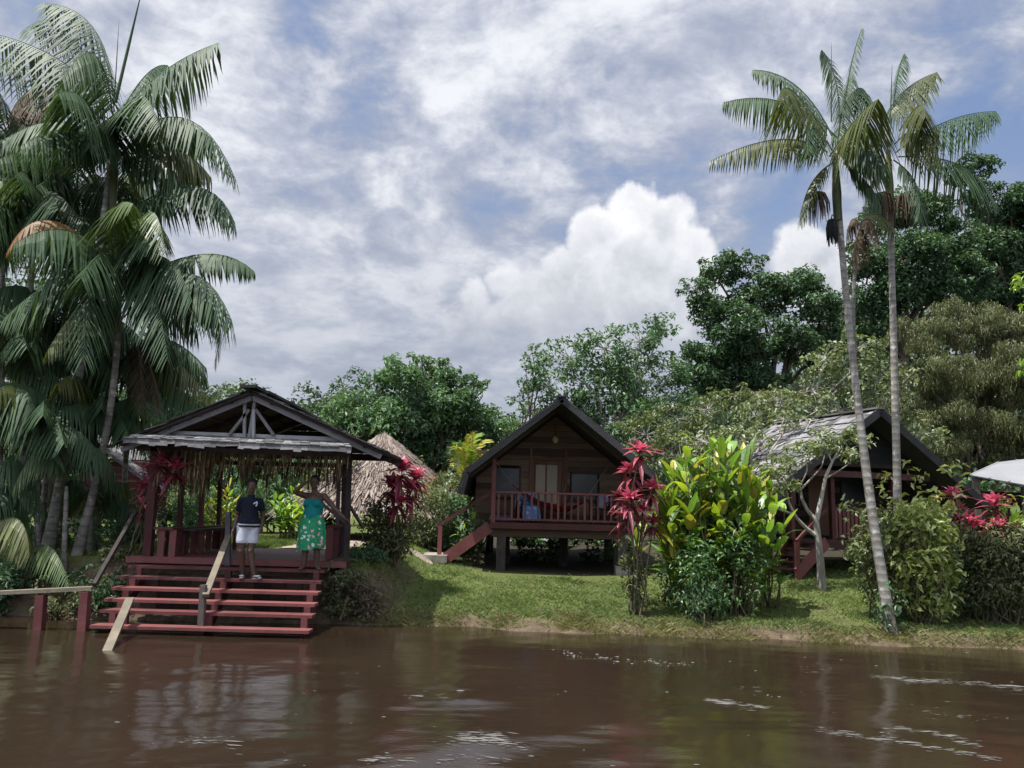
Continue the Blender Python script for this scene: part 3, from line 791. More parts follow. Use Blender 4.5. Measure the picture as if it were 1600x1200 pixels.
mb = MB(); a, b = P(356,884,14.66), P(357,800,14.66); mb.beam(a, b, .085, .085, up=(0,1,0)); part('rail_post', mb, M['grey_wood'], stp)
mb = MB(); a = Pz(166,1022,-.04); mb.beam(a, P(203,936,13.0), .12, .06); part('handrail', mb, M['pale_wood'], stp, label='loose pale plank rail dipping into the water')
mb = MB(); mb.beam(P(196,975,13.0), P(199,938,13.0), .07, .07, up=(0,1,0)); part('rail_post', mb, M['red_dark'], stp)
mb = MB(); mb.beam(P(147,914,13.05), P(212,800,14.7), .06, .07); part('handrail', mb, M['dark_wood'], stp)

dk = thing('jetty_railing', (P(60,975,13.0)[0],13.0,0), 'grey topped jetty railing on red posts standing in the water beside the steps', 'railing')
mb = MB(); mb.beam(P(-60,929,13.0), P(146,919,13.05), .16, .06); part('top_rail', mb, M['pale_wood'], dk)
for px in (-25, 62, 131):
    a = P(px, 985, 13.0); a[2] = -.35; b = P(px+3, 930 if px < 100 else 925, 13.0); mb = MB(); mb.beam(a, b, .13, .13, up=(0,1,0)); part('post', mb, M['red'], dk)

# ------------------------------------------------------------------ main cottage
YR, YW = 21.5, 23.2
A = P(878,621,20.7); BL = P(729,734,20.7); EL = P(719,769,20.7)
xc = A[0]; FZ = P(800,817,YR)[2]
hwB, hwE = xc-BL[0], xc-EL[0]
pL, pR = P(770,815,YR)[0], 2*xc-P(770,815,YR)[0]
wL, wR = P(743,800,YW)[0], 2*xc-P(743,800,YW)[0]
cot = thing('stilt_cottage', (xc, YW, Hf(xc, YW)), 'brown plank stilt cottage with steep black gable roof, red porch rail and hammock', 'cottage')
def lim_main(z):
    # half width of the gable at height z, under the roof
    if z > BL[2]: u = (A[2]-.14-z)/(A[2]-BL[2]); return xc-hwB*u, xc+hwB*u
    return xc-hwE, xc+hwE
zl_ = lambda x: A[2]-.14-(A[2]-BL[2])*abs(x-xc)/hwB
X_ = lambda px: P(px, 760, YW-.04)[0]
Zw = lambda py: P(855, py, YW-.04)[2]
win1 = (X_(775), X_(811), Zw(779), Zw(733)); win2 = (X_(893), X_(934), Zw(779), Zw(739)); dr = (X_(834), X_(878), FZ, Zw(719))
mb = MB(); planks(mb, wL, wR, FZ-.1, A[2], YW, .05, .17, lim_main, [win1, win2, dr]); part('wall', mb, M['board'], cot)
mb = MB(); planks(mb, wL, wR, FZ-.1, A[2]-.2, YW+3.9, .05, .2, lim_main)
for xx in (wL, wR):
    for k in range(14): mb.bx(xx-.02, xx+.02, YW+.03+k*.276, YW+.03+k*.276+.27, FZ-.1, zl_(xx)-.02)
part('side_wall', mb, M['board'], cot)
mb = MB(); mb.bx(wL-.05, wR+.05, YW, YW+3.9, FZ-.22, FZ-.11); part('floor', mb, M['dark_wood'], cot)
for wv_ in (win1, win2):
    mb = MB(); q = .045
    for (a0_, a1_, b0_, b1_) in [(wv_[0]-q, wv_[0], wv_[2]-q, wv_[3]+q), (wv_[1], wv_[1]+q, wv_[2]-q, wv_[3]+q), (wv_[0], wv_[1], wv_[3], wv_[3]+q), (wv_[0], wv_[1], wv_[2]-q, wv_[2])]:
        mb.bx(a0_, a1_, YW-.05, YW+.03, b0_, b1_)
    wo = part('window', mb, M['board_dark'], cot)
    mb = MB(); mb.bx(wv_[0], wv_[1], YW+.005, YW+.02, wv_[2], wv_[3]); part('screen', mb, M['glass'], wo)
mb = MB(); q = .09
mb.bx(dr[0]-q, dr[0], YW-.07, YW+.03, FZ, dr[3]+.0); mb.bx(dr[1], dr[1]+q, YW-.07, YW+.03, FZ, dr[3]); mb.bx(dr[0]-q, dr[1]+q, YW-.075, YW+.03, dr[3], dr[3]+.07)
dm = (dr[0]+dr[1])/2
mb2 = MB()
for a0_, a1_ in ((dr[0]+.01, dm-.006), (dm+.006, dr[1]-.01)): mb2.bx(a0_, a1_, YW-.02, YW+.02, FZ+.01, dr[3]-.01)
dfr = part('door', mb2, M['door'], cot)
part('door_frame', mb, M['door'], dfr)
for a0_, a1_ in ((dr[0]+.05, dm-.16), (dm-.03, dr[1]-.22)):
    mb = MB(); mb.bx(a0_, a1_+.08, YW-.034, YW-.021, FZ+.55, dr[3]-.14); part('panel', mb, M['curtain'], dfr)
for px in (829, 884):
    mb = MB(); mb.bx(X_(px)-.04, X_(px)+.04, YW-.1, YW-.03, FZ, Zw(700)); part('wall_post', mb, M['door'], cot)
mb = MB(); mb.bx(wL, wR, YW-.09, YW-.028, Zw(712), Zw(706)); part('wall_beam', mb, M['board_dark'], cot)
mb = MB(); mb.ellipsoid(P(868,687,YW-.2), (.095,.095,.11), nu=16, nv=10)
lm, t_, b_ = newmat('lamp_globe'); b_.inputs['Base Color'].default_value = (.5,.42,.3,1); b_.inputs['Roughness'].default_value = .4; M['globe'] = lm
lo = part('porch_lamp', mb, lm, cot, True)
mb = MB(); q = P(868,687,YW-.2); mb.tube([q+[0,0,.1], q+[0,0,.5]], .008, 6); part('lamp_cord', mb, M['void'], lo)
# roof: slopes with a steeper skirt at the eaves
RB2 = np.array([0, 7.0, 0])
mbr, mbs, mbb = MB(), MB(), MB()
for s_ in (-1, 1):
    B_ = np.array([xc+s_*hwB, 20.7, BL[2]]); E_ = np.array([xc+s_*hwE, 20.7, EL[2]])
    slab(mbr, B_, B_+RB2, A, A+RB2, .09); slab(mbr, E_, E_+RB2, B_, B_+RB2, .09)
    fo = np.array([0,-.07,0])
    shingles(mbs, B_+fo, B_+RB2, A+fo, A+RB2, 14, 20, .018, .03, .1); shingles(mbs, E_+fo, E_+RB2, B_+fo, B_+RB2, 4, 20, .018, .03, .1)
part('roof', mbr, M['black_wood'], cot); part('roof_shingles', mbs, M['shingle_dark'], cot)
for s_ in (-1, 1):
    B_ = np.array([xc+s_*hwB, 20.66, BL[2]-.05]); E_ = np.array([xc+s_*hwE, 20.66, EL[2]-.05])
    mb = MB(); mb.beam(B_, A+[0,-.04,-.05], .035, .17); mb.beam(E_, B_, .035, .17); part('barge_board', mb, M['black_wood'], cot)
    for yo in (1.0, 2.4):
        mb = MB(); mb.beam(B_+[0,yo,-.1], A+[0,yo,-.15], .06, .1); part('rafter', mb, M['board_dark'], cot)
mb = MB()
for k in range(11): mb.bx(xc-.12, xc+.12, 20.6+k*.65, 20.6+k*.65+.63, A[2]+.0, A[2]+.04)
part('ridge_cap', mb, M['black_wood'], cot)
# porch
mb = MB()
yy = YR-.05
while yy < YW-.03: mb.bx(pL-.06, pR+.06, yy, min(YW-.03, yy+.145), FZ-.04, FZ); yy += .15
po = part('porch_floor', mb, M['grey_wood'], cot)
mb = MB(); mb.bx(pL-.08, pR+.08, YR-.09, YR-.055, FZ-.15, FZ+.005); part('porch_fascia', mb, M['red_dark'], cot)
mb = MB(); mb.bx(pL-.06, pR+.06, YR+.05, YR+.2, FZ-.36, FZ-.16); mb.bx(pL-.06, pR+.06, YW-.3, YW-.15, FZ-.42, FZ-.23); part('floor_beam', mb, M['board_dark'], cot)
RH = P(800,768,YR)[2]
for xx in (pL, pR):
    mb = MB(); mb.bx(xx-.055, xx+.055, YR-.05, YR+.06, FZ-.04, zl_(xx)-.08); part('porch_post', mb, M['red'] if xx == pL else M['red_dark'], cot)
mb = MB(); mb.bx(pL+.06, pR-.06, YR-.045, YR+.055, RH-.045, RH)
rl = part('porch_railing', mb, M['red'], cot)
mb = MB(); mb.bx(pL+.06, pR-.06, YR-.02, YR+.03, FZ+.07, FZ+.12); part('bottom_rail', mb, M['red'], rl)
for k in range(19):
    xx = pL + (k+.8)*(pR-pL)/19.6
    mb = MB(); mb.bx(xx-.028, xx+.028, YR-.012, YR+.022, FZ+.122, RH-.047); part('baluster', mb, M['red'], rl)
for xx in (pL, pR):
    if xx == pR:
        mb = MB(); mb.bx(xx-.03, xx+.03, YR+.07, YW-.1, RH-.045, RH); r2 = part('side_railing', mb, M['red_dark'], cot)
        for k in range(8):
            m2 = MB(); m2.bx(xx-.015, xx+.015, YR+.2+k*.19, YR+.26+k*.19, FZ, RH-.047); part('baluster', m2, M['red_dark'], r2)
# stilts
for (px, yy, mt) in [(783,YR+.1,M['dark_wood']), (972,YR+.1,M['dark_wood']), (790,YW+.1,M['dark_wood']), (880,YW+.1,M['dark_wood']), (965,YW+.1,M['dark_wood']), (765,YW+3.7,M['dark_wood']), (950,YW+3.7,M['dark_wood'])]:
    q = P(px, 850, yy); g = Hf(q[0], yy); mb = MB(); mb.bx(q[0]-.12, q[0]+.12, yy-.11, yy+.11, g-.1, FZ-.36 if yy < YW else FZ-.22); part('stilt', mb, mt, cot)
q = P(972, 890, YR+.1); mb = MB(); g = Hf(q[0], YR+.1); mb.bx(q[0]-.18, q[0]+.18, YR-.1, YR+.3, g-.1, g+.22); part('footing', mb, M['concrete'], cot)
# side stairs
s0 = P(697,874,YR+.1); s0[2] = Hf(s0[0], YR)+.06; s1 = np.array([pL-.06, YR+.1, FZ-.02])
for yo in (-.08, .92):
    mb = MB(); mb.beam(s0+[0,yo,.08], s1+[0,yo,-.09], .05, .30, up=(0,0,1)); so_ = part('stringer', mb, M['red'], cot)
for k in range(6):
    u = (k+.6)/6.2; q = s0*(1-u)+s1*u; mb = MB(); mb.bx(q[0]-.13, q[0]+.13, YR+.05, YR+.99, q[2]+.02, q[2]+.06); part('stair_tread', mb, M['red_dark'], cot)
h0 = P(683,822,YR); h1 = P(769,769,YR)
mb = MB(); mb.beam(h0+[0,.02,0], h1+[0,.02,0], .06, .09); part('handrail', mb, M['red'], cot)
mb = MB(); g = P(686,873,YR); mb.bx(g[0]-.055, g[0]+.055, YR-.03, YR+.07, Hf(g[0],YR)-.05, h0[2]+.0); part('newel_post', mb, M['red'], cot)
mb = MB(); q = P(668,876,YR+.3); g = Hf(q[0], YR+.3); mb.bx(q[0]-.75, q[0]+.55, YR-.3, YR+1.1, g-.1, g+.09); solo('step_slab', mb, M['concrete'], (q[0],YR+.3,g), 'worn concrete slab at the foot of the red cottage stairs', 'slab')

# things on the porch
def chair(name, x, y, rz, label, mat):
    o = thing(name, (x, y, FZ), label, 'chair')
    c, s_ = math.cos(rz), math.sin(rz); RT = (np.array([[c,-s_,0],[s_,c,0],[0,0,1]]), np.array([x, y, FZ]))
    for (a, b) in ((-.22,-.22),(.22,-.22),(-.22,.22),(.22,.22)):
        mb = MB(RT); mb.bx(a-.025, a+.025, b-.025, b+.025, 0, .40 if b < 0 else .78); part('leg', mb, mat, o)
    mb = MB(RT); mb.bx(-.26, .26, -.26, .24, .401, .43); part('seat', mb, mat, o)
    mb = MB(RT)
    for k in range(4): mb.bx(-.19, .19, .2, .225, .47+k*.085, .535+k*.085)
    part('backrest', mb, mat, o)
    for a in (-.24, .24):
        mb = MB(RT); mb.bx(a-.03, a+.03, -.25, .2, .58, .61); mb.bx(a-.02, a+.02, -.24, -.2, .431, .58); part('armrest', mb, mat, o)
    return RT
cx = P(824,800,YR+.75)[0]
RT = chair('porch_chair', cx, YR+.85, .35, 'wooden porch chair under a light blue towel behind the red railing', M['board_dark'])
def drape(mb, RT, w0, prof, n=9):
    prof = np.array(prof, float); us = np.linspace(0, len(prof)-1, 22)
    py = np.interp(us, np.arange(len(prof)), prof[:,0]); pz = np.interp(us, np.arange(len(prof)), prof[:,1])
    xs = np.linspace(-w0, w0, n); V = np.zeros((22, n, 3))
    for i in range(22):
        V[i,:,0] = xs*(1+.06*math.sin(i)); V[i,:,1] = py[i]+.015*np.sin(xs*19+i*.4); V[i,:,2] = pz[i]+.012*np.sin(xs*23+i*.7)
    V = V @ RT[0].T + RT[1]; idx = np.arange(22*n).reshape(22, n)
    mb.add(V.reshape(-1,3), np.stack([idx[:-1,:-1], idx[:-1,1:], idx[1:,1:], idx[1:,:-1]], -1).reshape(-1,4))
m_, t, b = newmat('blue_patterned_towel'); co = t.n('ShaderNodeTexCoord').outputs['Object']
vo = t.N.new('ShaderNodeTexVoronoi'); vo.inputs['Scale'].default_value = 9; t.L.new(co, vo.inputs['Vector'])
t.put(b.inputs['Base Color'], t.ramp(vo.outputs['Distance'], [(.2,(.5,.6,.72,1)),(.35,(.16,.36,.68,1)),(.8,(.07,.22,.52,1))])); b.inputs['Roughness'].default_value = .9; M['towel'] = m_
mb = MB(); drape(mb, RT, .25, [(.30,.42),(.25,.83),(.17,.84),(.14,.5),(-.1,.46),(-.30,.455),(-.34,.1)]); solo('towel', mb, M['towel'], RT[1]+[0,0,.4], 'light blue patterned towel draped over a porch chair', 'towel', smooth=True)
cx = P(940,800,YR+.75)[0]
RT = chair('porch_chair', cx, YR+.9, -.5, 'wooden porch chair with a lavender cloth beyond the hammock', M['board_dark'])
M['lav'] = surf('lavender_cloth', [(.2,.17,.27),(.33,.3,.42)], .9, .1, 4, (1,1,1), .3, 10, .2)
mb = MB(); drape(mb, RT, .15, [(.29,.5),(.25,.82),(.17,.83),(.14,.5),(-.2,.455)]); solo('cloth', mb, M['lav'], RT[1]+[0,0,.4], 'lavender cloth hung over the chair at the hammock end', 'cloth', smooth=True)
M['dk_cloth'] = surf('dark_bundle_cloth', [(.05,.03,.06),(.16,.12,.17)], .9, .1, 6, (1,1,1), .3, 10, .2)
mb = MB(); q = P(784,812,YR+.6); mb.ellipsoid((q[0], YR+.7, FZ+.09), (.26,.2,.12), nu=16, nv=9); mb.ellipsoid((q[0]+.14, YR+.66, FZ+.13), (.14,.14,.10), nu=14, nv=8)
solo('cloth_bundle', mb, M['dk_cloth'], (q[0], YR+.7, FZ), 'dark purple bundle of cloth on the porch floor beside the red post', 'bundle', smooth=True)
# hammock
YH = 22.35
hA, h1_, hm, h2_, hB = P(775,722,YH), P(800,757,YH), P(868,799,YH), P(917,778,YH), P(951,727,YH)
hm_o = thing('hammock', (hm[0], YH, FZ), 'red cloth hammock slung by ropes across the cottage porch', 'hammock')
for a, b in ((hA, h1_), (hB, h2_)):
    for k in (-1, 0, 1):
        mb = MB(); mb.tube([a, b+[0,k*.12,0]], .011, 6); part('rope', mb, M['pale_wood'], hm_o)
u = np.linspace(0, 1, 26); cpt = 2*hm - .5*(h1_+h2_)
L_ = ((1-u)**2)[:,None]*h1_ + (2*u*(1-u))[:,None]*cpt + (u**2)[:,None]*h2_
ws = .12+.36*np.sin(u*PI)**.7; a = np.linspace(-1, 1, 11)
V = np.zeros((26, 11, 3)); 
for i in range(26): V[i] = L_[i] + np.stack([0*a, a*ws[i], (a**2)*.17*math.sin(u[i]*PI)+.012*np.sin(a*9+i)], 1)
idx = np.arange(26*11).reshape(26, 11); mb = MB(); mb.add(V.reshape(-1,3), np.stack([idx[:-1,:-1], idx[:-1,1:], idx[1:,1:], idx[1:,:-1]], -1).reshape(-1,4))
M['ham'] = surf('red_hammock_cloth', [(.22,.02,.03),(.4,.05,.06)], .9, .1, 3, (8,1,1), .3, 12, .2)
part('cloth', mb, M['ham'], hm_o, True)

# ------------------------------------------------------------------ second cottage, turned towards the bend
ang = R(20); u_ = np.array([math.cos(ang), math.sin(ang), 0]); n_ = np.array([-math.sin(ang), math.cos(ang), 0])
A2 = P(1373,640,19.5)
RT2 = (np.stack([u_, n_, [0,0,1]], 1), np.array([A2[0], A2[1], 0]))
co2 = thing('stilt_cottage', (A2[0]+n_[0]*2, A2[1]+n_[1]*2, Hf(A2[0],21)), 'dark red cottage with pale shingle roof partly hidden by the pale branched tree', 'cottage')
HW, AZ, EZ = 3.45, A2[2], 2.45; F2 = 1.55
lim2 = lambda z: (-(AZ-.14-z)/(AZ-EZ)*HW, (AZ-.14-z)/(AZ-EZ)*HW)
zl2 = lambda x: AZ-.14-(AZ-EZ)*abs(x)/HW
LEN = 3.9
mbr, mbs = MB(RT2), MB(RT2)
for s_ in (-1, 1):
    E_ = [s_*HW, 0, EZ]; slab(mbr, E_, [s_*HW, LEN, EZ], [0,0,AZ], [0,LEN,AZ], .08)
    shingles(mbs, [s_*HW,-.07,EZ], [s_*HW,LEN,EZ], [0,-.07,AZ], [0,LEN,AZ], 15, 14, .018, .035, .12)
part('roof', mbr, M['black_wood'], co2); part('roof_shingles', mbs, M['shingle'], co2)
for s_ in (-1, 1):
    mb = MB(RT2); mb.beam([s_*HW,-.05,EZ-.05], [0,-.05,AZ-.05], .035, .19); part('barge_board', mb, M['black_wood'], co2)
    mb = MB(RT2); mb.beam([s_*HW*.97,1.4,EZ-.12], [0,1.4,AZ-.14], .06, .1); part('rafter', mb, M['board_dark'], co2)
mb = MB(RT2)
for k in range(6): mb.bx(-.12, .12, -.08+k*.65, -.08+k*.65+.63, AZ+.01, AZ+.05)
part('ridge_cap', mb, M['shingle'], co2)
W2 = 2.45; YW2 = 2.2
w2 = [(-1.5,-.7,F2+.85,F2+1.7), (.75,1.6,F2+.85,F2+1.7)]; d2 = (-.35,.35,F2,F2+1.85)
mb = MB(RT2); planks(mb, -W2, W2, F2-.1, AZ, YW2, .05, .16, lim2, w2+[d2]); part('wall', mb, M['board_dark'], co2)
mb = MB(RT2)
for xx in (-W2, W2):
    for k in range(5): mb.bx(xx-.02, xx+.02, YW2+.03+k*.29, YW2+.03+k*.29+.28, F2-.1, zl2(xx)-.02)
planks(mb, -W2, W2, F2-.1, AZ, YW2+1.5, .05, .2, lim2)
part('side_wall', mb, M['board_dark'], co2)
for wv_ in w2:
    mb = MB(RT2); q = .05
    for (a0_, a1_, b0_, b1_) in [(wv_[0]-q, wv_[0], wv_[2]-q, wv_[3]+q), (wv_[1], wv_[1]+q, wv_[2]-q, wv_[3]+q), (wv_[0], wv_[1], wv_[3], wv_[3]+q), (wv_[0], wv_[1], wv_[2]-q, wv_[2])]: mb.bx(a0_, a1_, YW2-.05, YW2+.03, b0_, b1_)
    wo = part('window', mb, M['red_dark'], co2); mb = MB(RT2); mb.bx(wv_[0], wv_[1], YW2+.005, YW2+.02, wv_[2], wv_[3]); part('screen', mb, M['glass'], wo)
mb = MB(RT2); mb.bx(d2[0], d2[1], YW2-.02, YW2+.02, F2+.01, d2[3]-.01); part('door', mb, M['door'], co2)
# gable boarding, cross beams and porch
for (z0, mt, yo, hh) in [(3.05, M['red'], .45, .15), (3.32, M['board_dark'], .5, .1)]:
    a, b = lim2(z0+.1); mb = MB(RT2); mb.bx(a+.15, b-.15, yo, yo+.06, z0, z0+hh); part('cross_beam', mb, mt, co2)
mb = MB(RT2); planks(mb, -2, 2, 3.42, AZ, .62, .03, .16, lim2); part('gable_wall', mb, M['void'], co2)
PX0, PX1, PY = -2.25, 2.4, .55
mb = MB(RT2); yy = PY
while yy < YW2-.03: mb.bx(PX0, PX1, yy, min(YW2-.03, yy+.145), F2-.04, F2); yy += .15
part('porch_floor', mb, M['dark_wood'], co2)
mb = MB(RT2); mb.bx(PX0, PX1, PY-.05, PY-.01, F2-.2, F2+.0); part('porch_fascia', mb, M['red_dark'], co2)
for xx in (PX0+.05, -1.0, .9, PX1-.05):
    mb = MB(RT2); mb.bx(xx-.055, xx+.055, PY, PY+.11, F2, min(zl2(xx)-.05, 3.05)); part('porch_post', mb, M['red_dark'], co2)
mb = MB(RT2); mb.bx(-1.0+.06, PX1-.11, PY+.01, PY+.1, F2+.72, F2+.77); rl = part('porch_railing', mb, M['red'], co2)
for k in range(26):
    xx = -.9+k*.125
    mb = MB(RT2); mb.bx(xx-.045, xx+.045, PY+.035, PY+.065, F2+.03, F2+.718); part('baluster', mb, M['red'], rl)
for (xx, yy) in ((PX0+.2,PY+.2),(0,PY+.2),(PX1-.2,PY+.2),(-W2+.1,YW2+.2),(W2-.1,YW2+.2),(-W2+.1,YW2+1.35),(W2-.1,YW2+1.35)):
    g = RT2[0] @ np.array([xx, yy, 0]) + RT2[1]; mb = MB(RT2); mb.bx(xx-.1, xx+.1, yy-.1, yy+.1, Hf(g[0], g[1])-.1, F2-.2); part('stilt', mb, M['dark_wood'], co2)
# stair down towards the lawn
sA = P(1222,884,18.9); sA[2] = Hf(sA[0], 18.9)+.05
sB = RT2[0] @ np.array([-1.75, PY-.06, F2-.05]) + RT2[1]
sd = nrm(np.cross(sB-sA, [0,0,1]))
for k in (-.45, .45):
    mb = MB(); mb.beam(sA+sd*k+[0,0,.06], sB+sd*k, .05, .27); part('stringer', mb, M['red'], co2)
    mb = MB(); mb.beam(sA+sd*k+[0,0,.78], sB+sd*k+[0,0,.75], .06, .07); part('handrail', mb, M['red_dark'], co2)
    mb = MB(); mb.beam(sA+sd*k+[0,0,-.05], sA+sd*k+[0,0,.76], .09, .09, up=(0,1,0)); part('newel_post', mb, M['red_dark'], co2)
for k in range(5):
    u = (k+.7)/5.3; q = sA*(1-u)+sB*u; mb = MB(); mb.beam(q-sd*.42+[0,0,.04], q+sd*.42+[0,0,.04], .24, .035); part('stair_tread', mb, M['red_dark'], co2)
q = RT2[0] @ np.array([-1.75, 1.2, F2]) + RT2[1]
M['blue_cloth'] = surf('slate_blue_cloth', [(.07,.10,.17),(.14,.19,.28)], .9, .1, 4, (1,1,1), .3, 10, .2)

# ------------------------------------------------------------------ thatched hut behind the pavilion
YT2 = 27.0
tp = P(600,674,YT2); hut = thing('thatched_hut', (tp[0], YT2, Hf(tp[0], YT2)), 'hut under a tall pinkish grey palm thatch roof behind the river pavilion', 'hut')
mb = MB()
ridge0, ridge1 = P(588,676,YT2), P(604,675,YT2+.5)
eR_ = P(733,792,YT2+1); eL_ = P(520,792,YT2-1)
def cone(mb, apex, base_z, r, n, rows, jit):
    prev = None
    for i in range(rows+1):
        u = i/rows; rr = r*(u**.92); z = apex[2]+(base_z-apex[2])*u
        a = np.arange(n)*2*PI/n
        k = 1+jit*rng.normal(0, 1, n)*(u > .05)
        ring = np.stack([apex[0]+np.cos(a)*rr*k, apex[1]+np.sin(a)*rr*k*.95, np.full(n, z)+rng.normal(0, .02, n)], 1)
        if prev is not None:
            low = ring.copy(); low[:,2] -= .05
            V = np.vstack([prev, low]); mb.add(V, [(j, (j+1) % n, n+(j+1) % n, n+j) for j in range(n)], rng.random(n))
        prev = ring
    
rad = 1.12*abs(P(736,792,YT2)[0]-tp[0]); bz = P(736,794,YT2)[2]
mb = MB(); cone(mb, tp, bz-.2, rad*.98, 84, 17, .008)
n = 5200
aa = rng.uniform(0, 2*PI, n); uu = rng.uniform(.02, 1, n)**.6
N3 = nrm(np.stack([np.cos(aa), np.sin(aa), np.full(n, .95)], 1))
pos = np.stack([tp[0]+np.cos(aa)*rad*uu, tp[1]+np.sin(aa)*rad*.95*uu, tp[2]+(bz-.2-tp[2])*uu], 1)+N3*.02
dn = nrm(np.stack([np.cos(aa)*rad, np.sin(aa)*rad, np.full(n, bz-.2-tp[2])], 1)); sd_ = np.cross(N3, dn)
Ls = rng.uniform(.25, .6, n)[:,None]; ww = rng.uniform(.012, .035, n)[:,None]
tl = pos+dn*Ls+N3*rng.uniform(.01, .07, n)[:,None]+sd_*rng.normal(0, .05, n)[:,None]
mb.quads(np.stack([pos-sd_*ww, pos+sd_*ww, tl+sd_*ww*.5, tl-sd_*ww*.5], 1))
part('thatch_roof', mb, M['thatch'], hut)
for k in range(9):
    a = k*2*PI/9+.2; x, y = tp[0]+math.cos(a)*rad*.75, tp[1]+math.sin(a)*rad*.72; mb = MB(); mb.tube([(x,y,Hf(x,y)-.1),(x,y,bz+.55)], .08, 8); part('post', mb, M['dark_wood'], hut)

# ------------------------------------------------------------------ cottage behind the palms
YL = 23.0
c3 = thing('red_cottage', (P(190,760,YL+1)[0], YL+1, Hf(-11, YL+1)), 'dark red cottage with slanted pale shingle roof glimpsed behind the tall palms', 'cottage')
e0, e1 = P(176,712,YL-.6), P(262,775,YL-.6); r0_, r1_ = P(128,662,YL+2.6), P(238,690,YL+2.6)
mb = MB(); slab(mb, e0, e1, r0_, r1_, .06); shingles(mb, e0, e1, r0_, r1_, 9, 16, .02, .03, .1); part('roof', mb, M['shingle'], c3)
g3 = Hf(-11.5, YL)
xa, xb = P(120,780,YL)[0], P(260,780,YL)[0]
mb = MB(); planks(mb, xa, xb, g3+.7, 3.2, YL, .05, .18, lambda z: (xa, xb)); part('wall', mb, M['red_dark'], c3)
mb = MB(); mb.bx(xa, xb, YL+.03, YL+3, g3+.5, g3+.69); part('floor', mb, M['dark_wood'], c3)
for xx in (xa+.1, (xa+xb)/2, xb-.1):
    mb = MB(); mb.bx(xx-.09, xx+.09, YL+.05, YL+.23, g3-.1, g3+.5); part('stilt', mb, M['dark_wood'], c3)
for (a, b, mt) in [((118,757),(180,800),M['pale_wood']), ((150,765),(205,805),M['red']), ((160,790),(215,832),M['red'])]:
    mb = MB(); mb.beam(P(*a, YL-.5), P(*b, YL-.9), .07, .09); part('handrail', mb, mt, c3)
for k in range(6):
    q = P(200+k*3, 752+k*11, YL-.7); mb = MB(); mb.bx(q[0]-.35, q[0]+.35, YL-.9+.02*k, YL-.6, q[2]-.03, q[2]+.03); part('stair_tread', mb, M['pale_wood'] if k % 2 else M['red_dark'], c3)

# ------------------------------------------------------------------ tin roofed shed
YS = 21.0
sh = thing('tin_shed', (P(1600,780,YS+1.5)[0], YS+1.5, Hf(10.5, YS)), 'shed with a low grey tin roof beyond the red leaved plants', 'shed')
e0, e1 = P(1516,742,YS+.2), P(1700,775,YS-.6); r0_, r1_ = P(1560,722,YS+2.4), P(1740,700,YS+2.4)
mb = MB(); slab(mb, e0, e1, r0_, r1_, .03)
e0, e1 = np.array(e0), np.array(e1); Nn = nrm(np.cross(e1-e0, pr(r0_)-e0)); Nn = Nn if Nn[2] > 0 else -Nn
for k in range(7):
    u = k/6; mb.beam((e0*(1-u)+e1*u)+Nn*.006, (pr(r0_)*(1-u)+pr(r1_)*u)+Nn*.006, .05, .012)
part('roof', mb, M['tin'], sh)
mb = MB(); mb.bx(e0[0]+.2, e1[0]-.2, YS+.7, YS+.75, Hf(10.5, YS)-.1, e1[2]+.1); part('wall', mb, M['board_dark'], sh)
for u in (.08, .5, .92):
    q = e0*(1-u)+e1*u; mb = MB(); mb.bx(q[0]-.06, q[0]+.06, q[1]+.1, q[1]+.22, Hf(q[0], q[1])-.1, q[2]-.04); part('post', mb, M['dark_wood'], sh)
# ------------------------------------------------------------------ foliage tools
def rdir(n):
    v = rng.normal(0, 1, (n, 3)); return nrm(v)
def leafquads(mb, C, N, L, W, droop=.25, rnd=None):
    n = len(C)
    A = nrm(np.cross(N, rdir(n))); B = np.cross(N, A)
    L = np.broadcast_to(L, (n,))[:,None]; W = np.broadcast_to(W, (n,))[:,None]
    base = C-A*L*.5; tip = C+A*L*.5 - np.array([0,0,1])*L*droop
    mid = C + A*L*.02 + N*L*.06
    mb.quads(np.stack([base, mid+B*W*.5, tip, mid-B*W*.5], 1), rnd)
def clump(mb, c, r, n, L, W, flat=.75, up=.6, shell=.35, droop=.25):
    d = rdir(n); u = rng.random(n)**shell
    pos = np.asarray(c) + d*u[:,None]*np.array([r, r, r*flat])
    N = nrm(d*.5 + np.array([0,0,up]) + rng.normal(0, .45, (n, 3)))
    s = rng.uniform(.65, 1.3, n)
    leafquads(mb, pos, N, L*s, W*s, droop)
def blob(mb, c, r, dens, L, W, nsub=14, flat=.8, up=.6, sub=(.26,.46), tw=None, droop=.25, reach=(.5,.98)):
    """a mass of leaf clumps; gaps stay between the clumps"""
    out = []
    for i in range(nsub):
        d = rdir(1)[0]; d[2] = d[2]*.9+.12
        p = np.asarray(c)+d*np.array([r, r, r*flat])*rng.uniform(*reach)
        rs = r*rng.uniform(*sub)
        clump(mb, p, rs, max(8, int(3.2*dens*rs*rs/(L*W))), L, W, .7, up, droop=droop); out.append(p)
    if tw is not None:
        for p in out:
            tw.tube([c, (np.asarray(c)+p)/2+rng.normal(0, r*.06, 3), p], [r*.014, r*.009, r*.004], 5, caps=False)
    return out
def wander(a, b, k=5, amt=.06):
    a = np.asarray(a, float); b = np.asarray(b, float); u = np.linspace(0, 1, k)[:,None]
    L = np.linalg.norm(b-a); p = a*(1-u)+b*u; p[1:-1] += rng.normal(0, amt*L, (k-2, 3)); return p
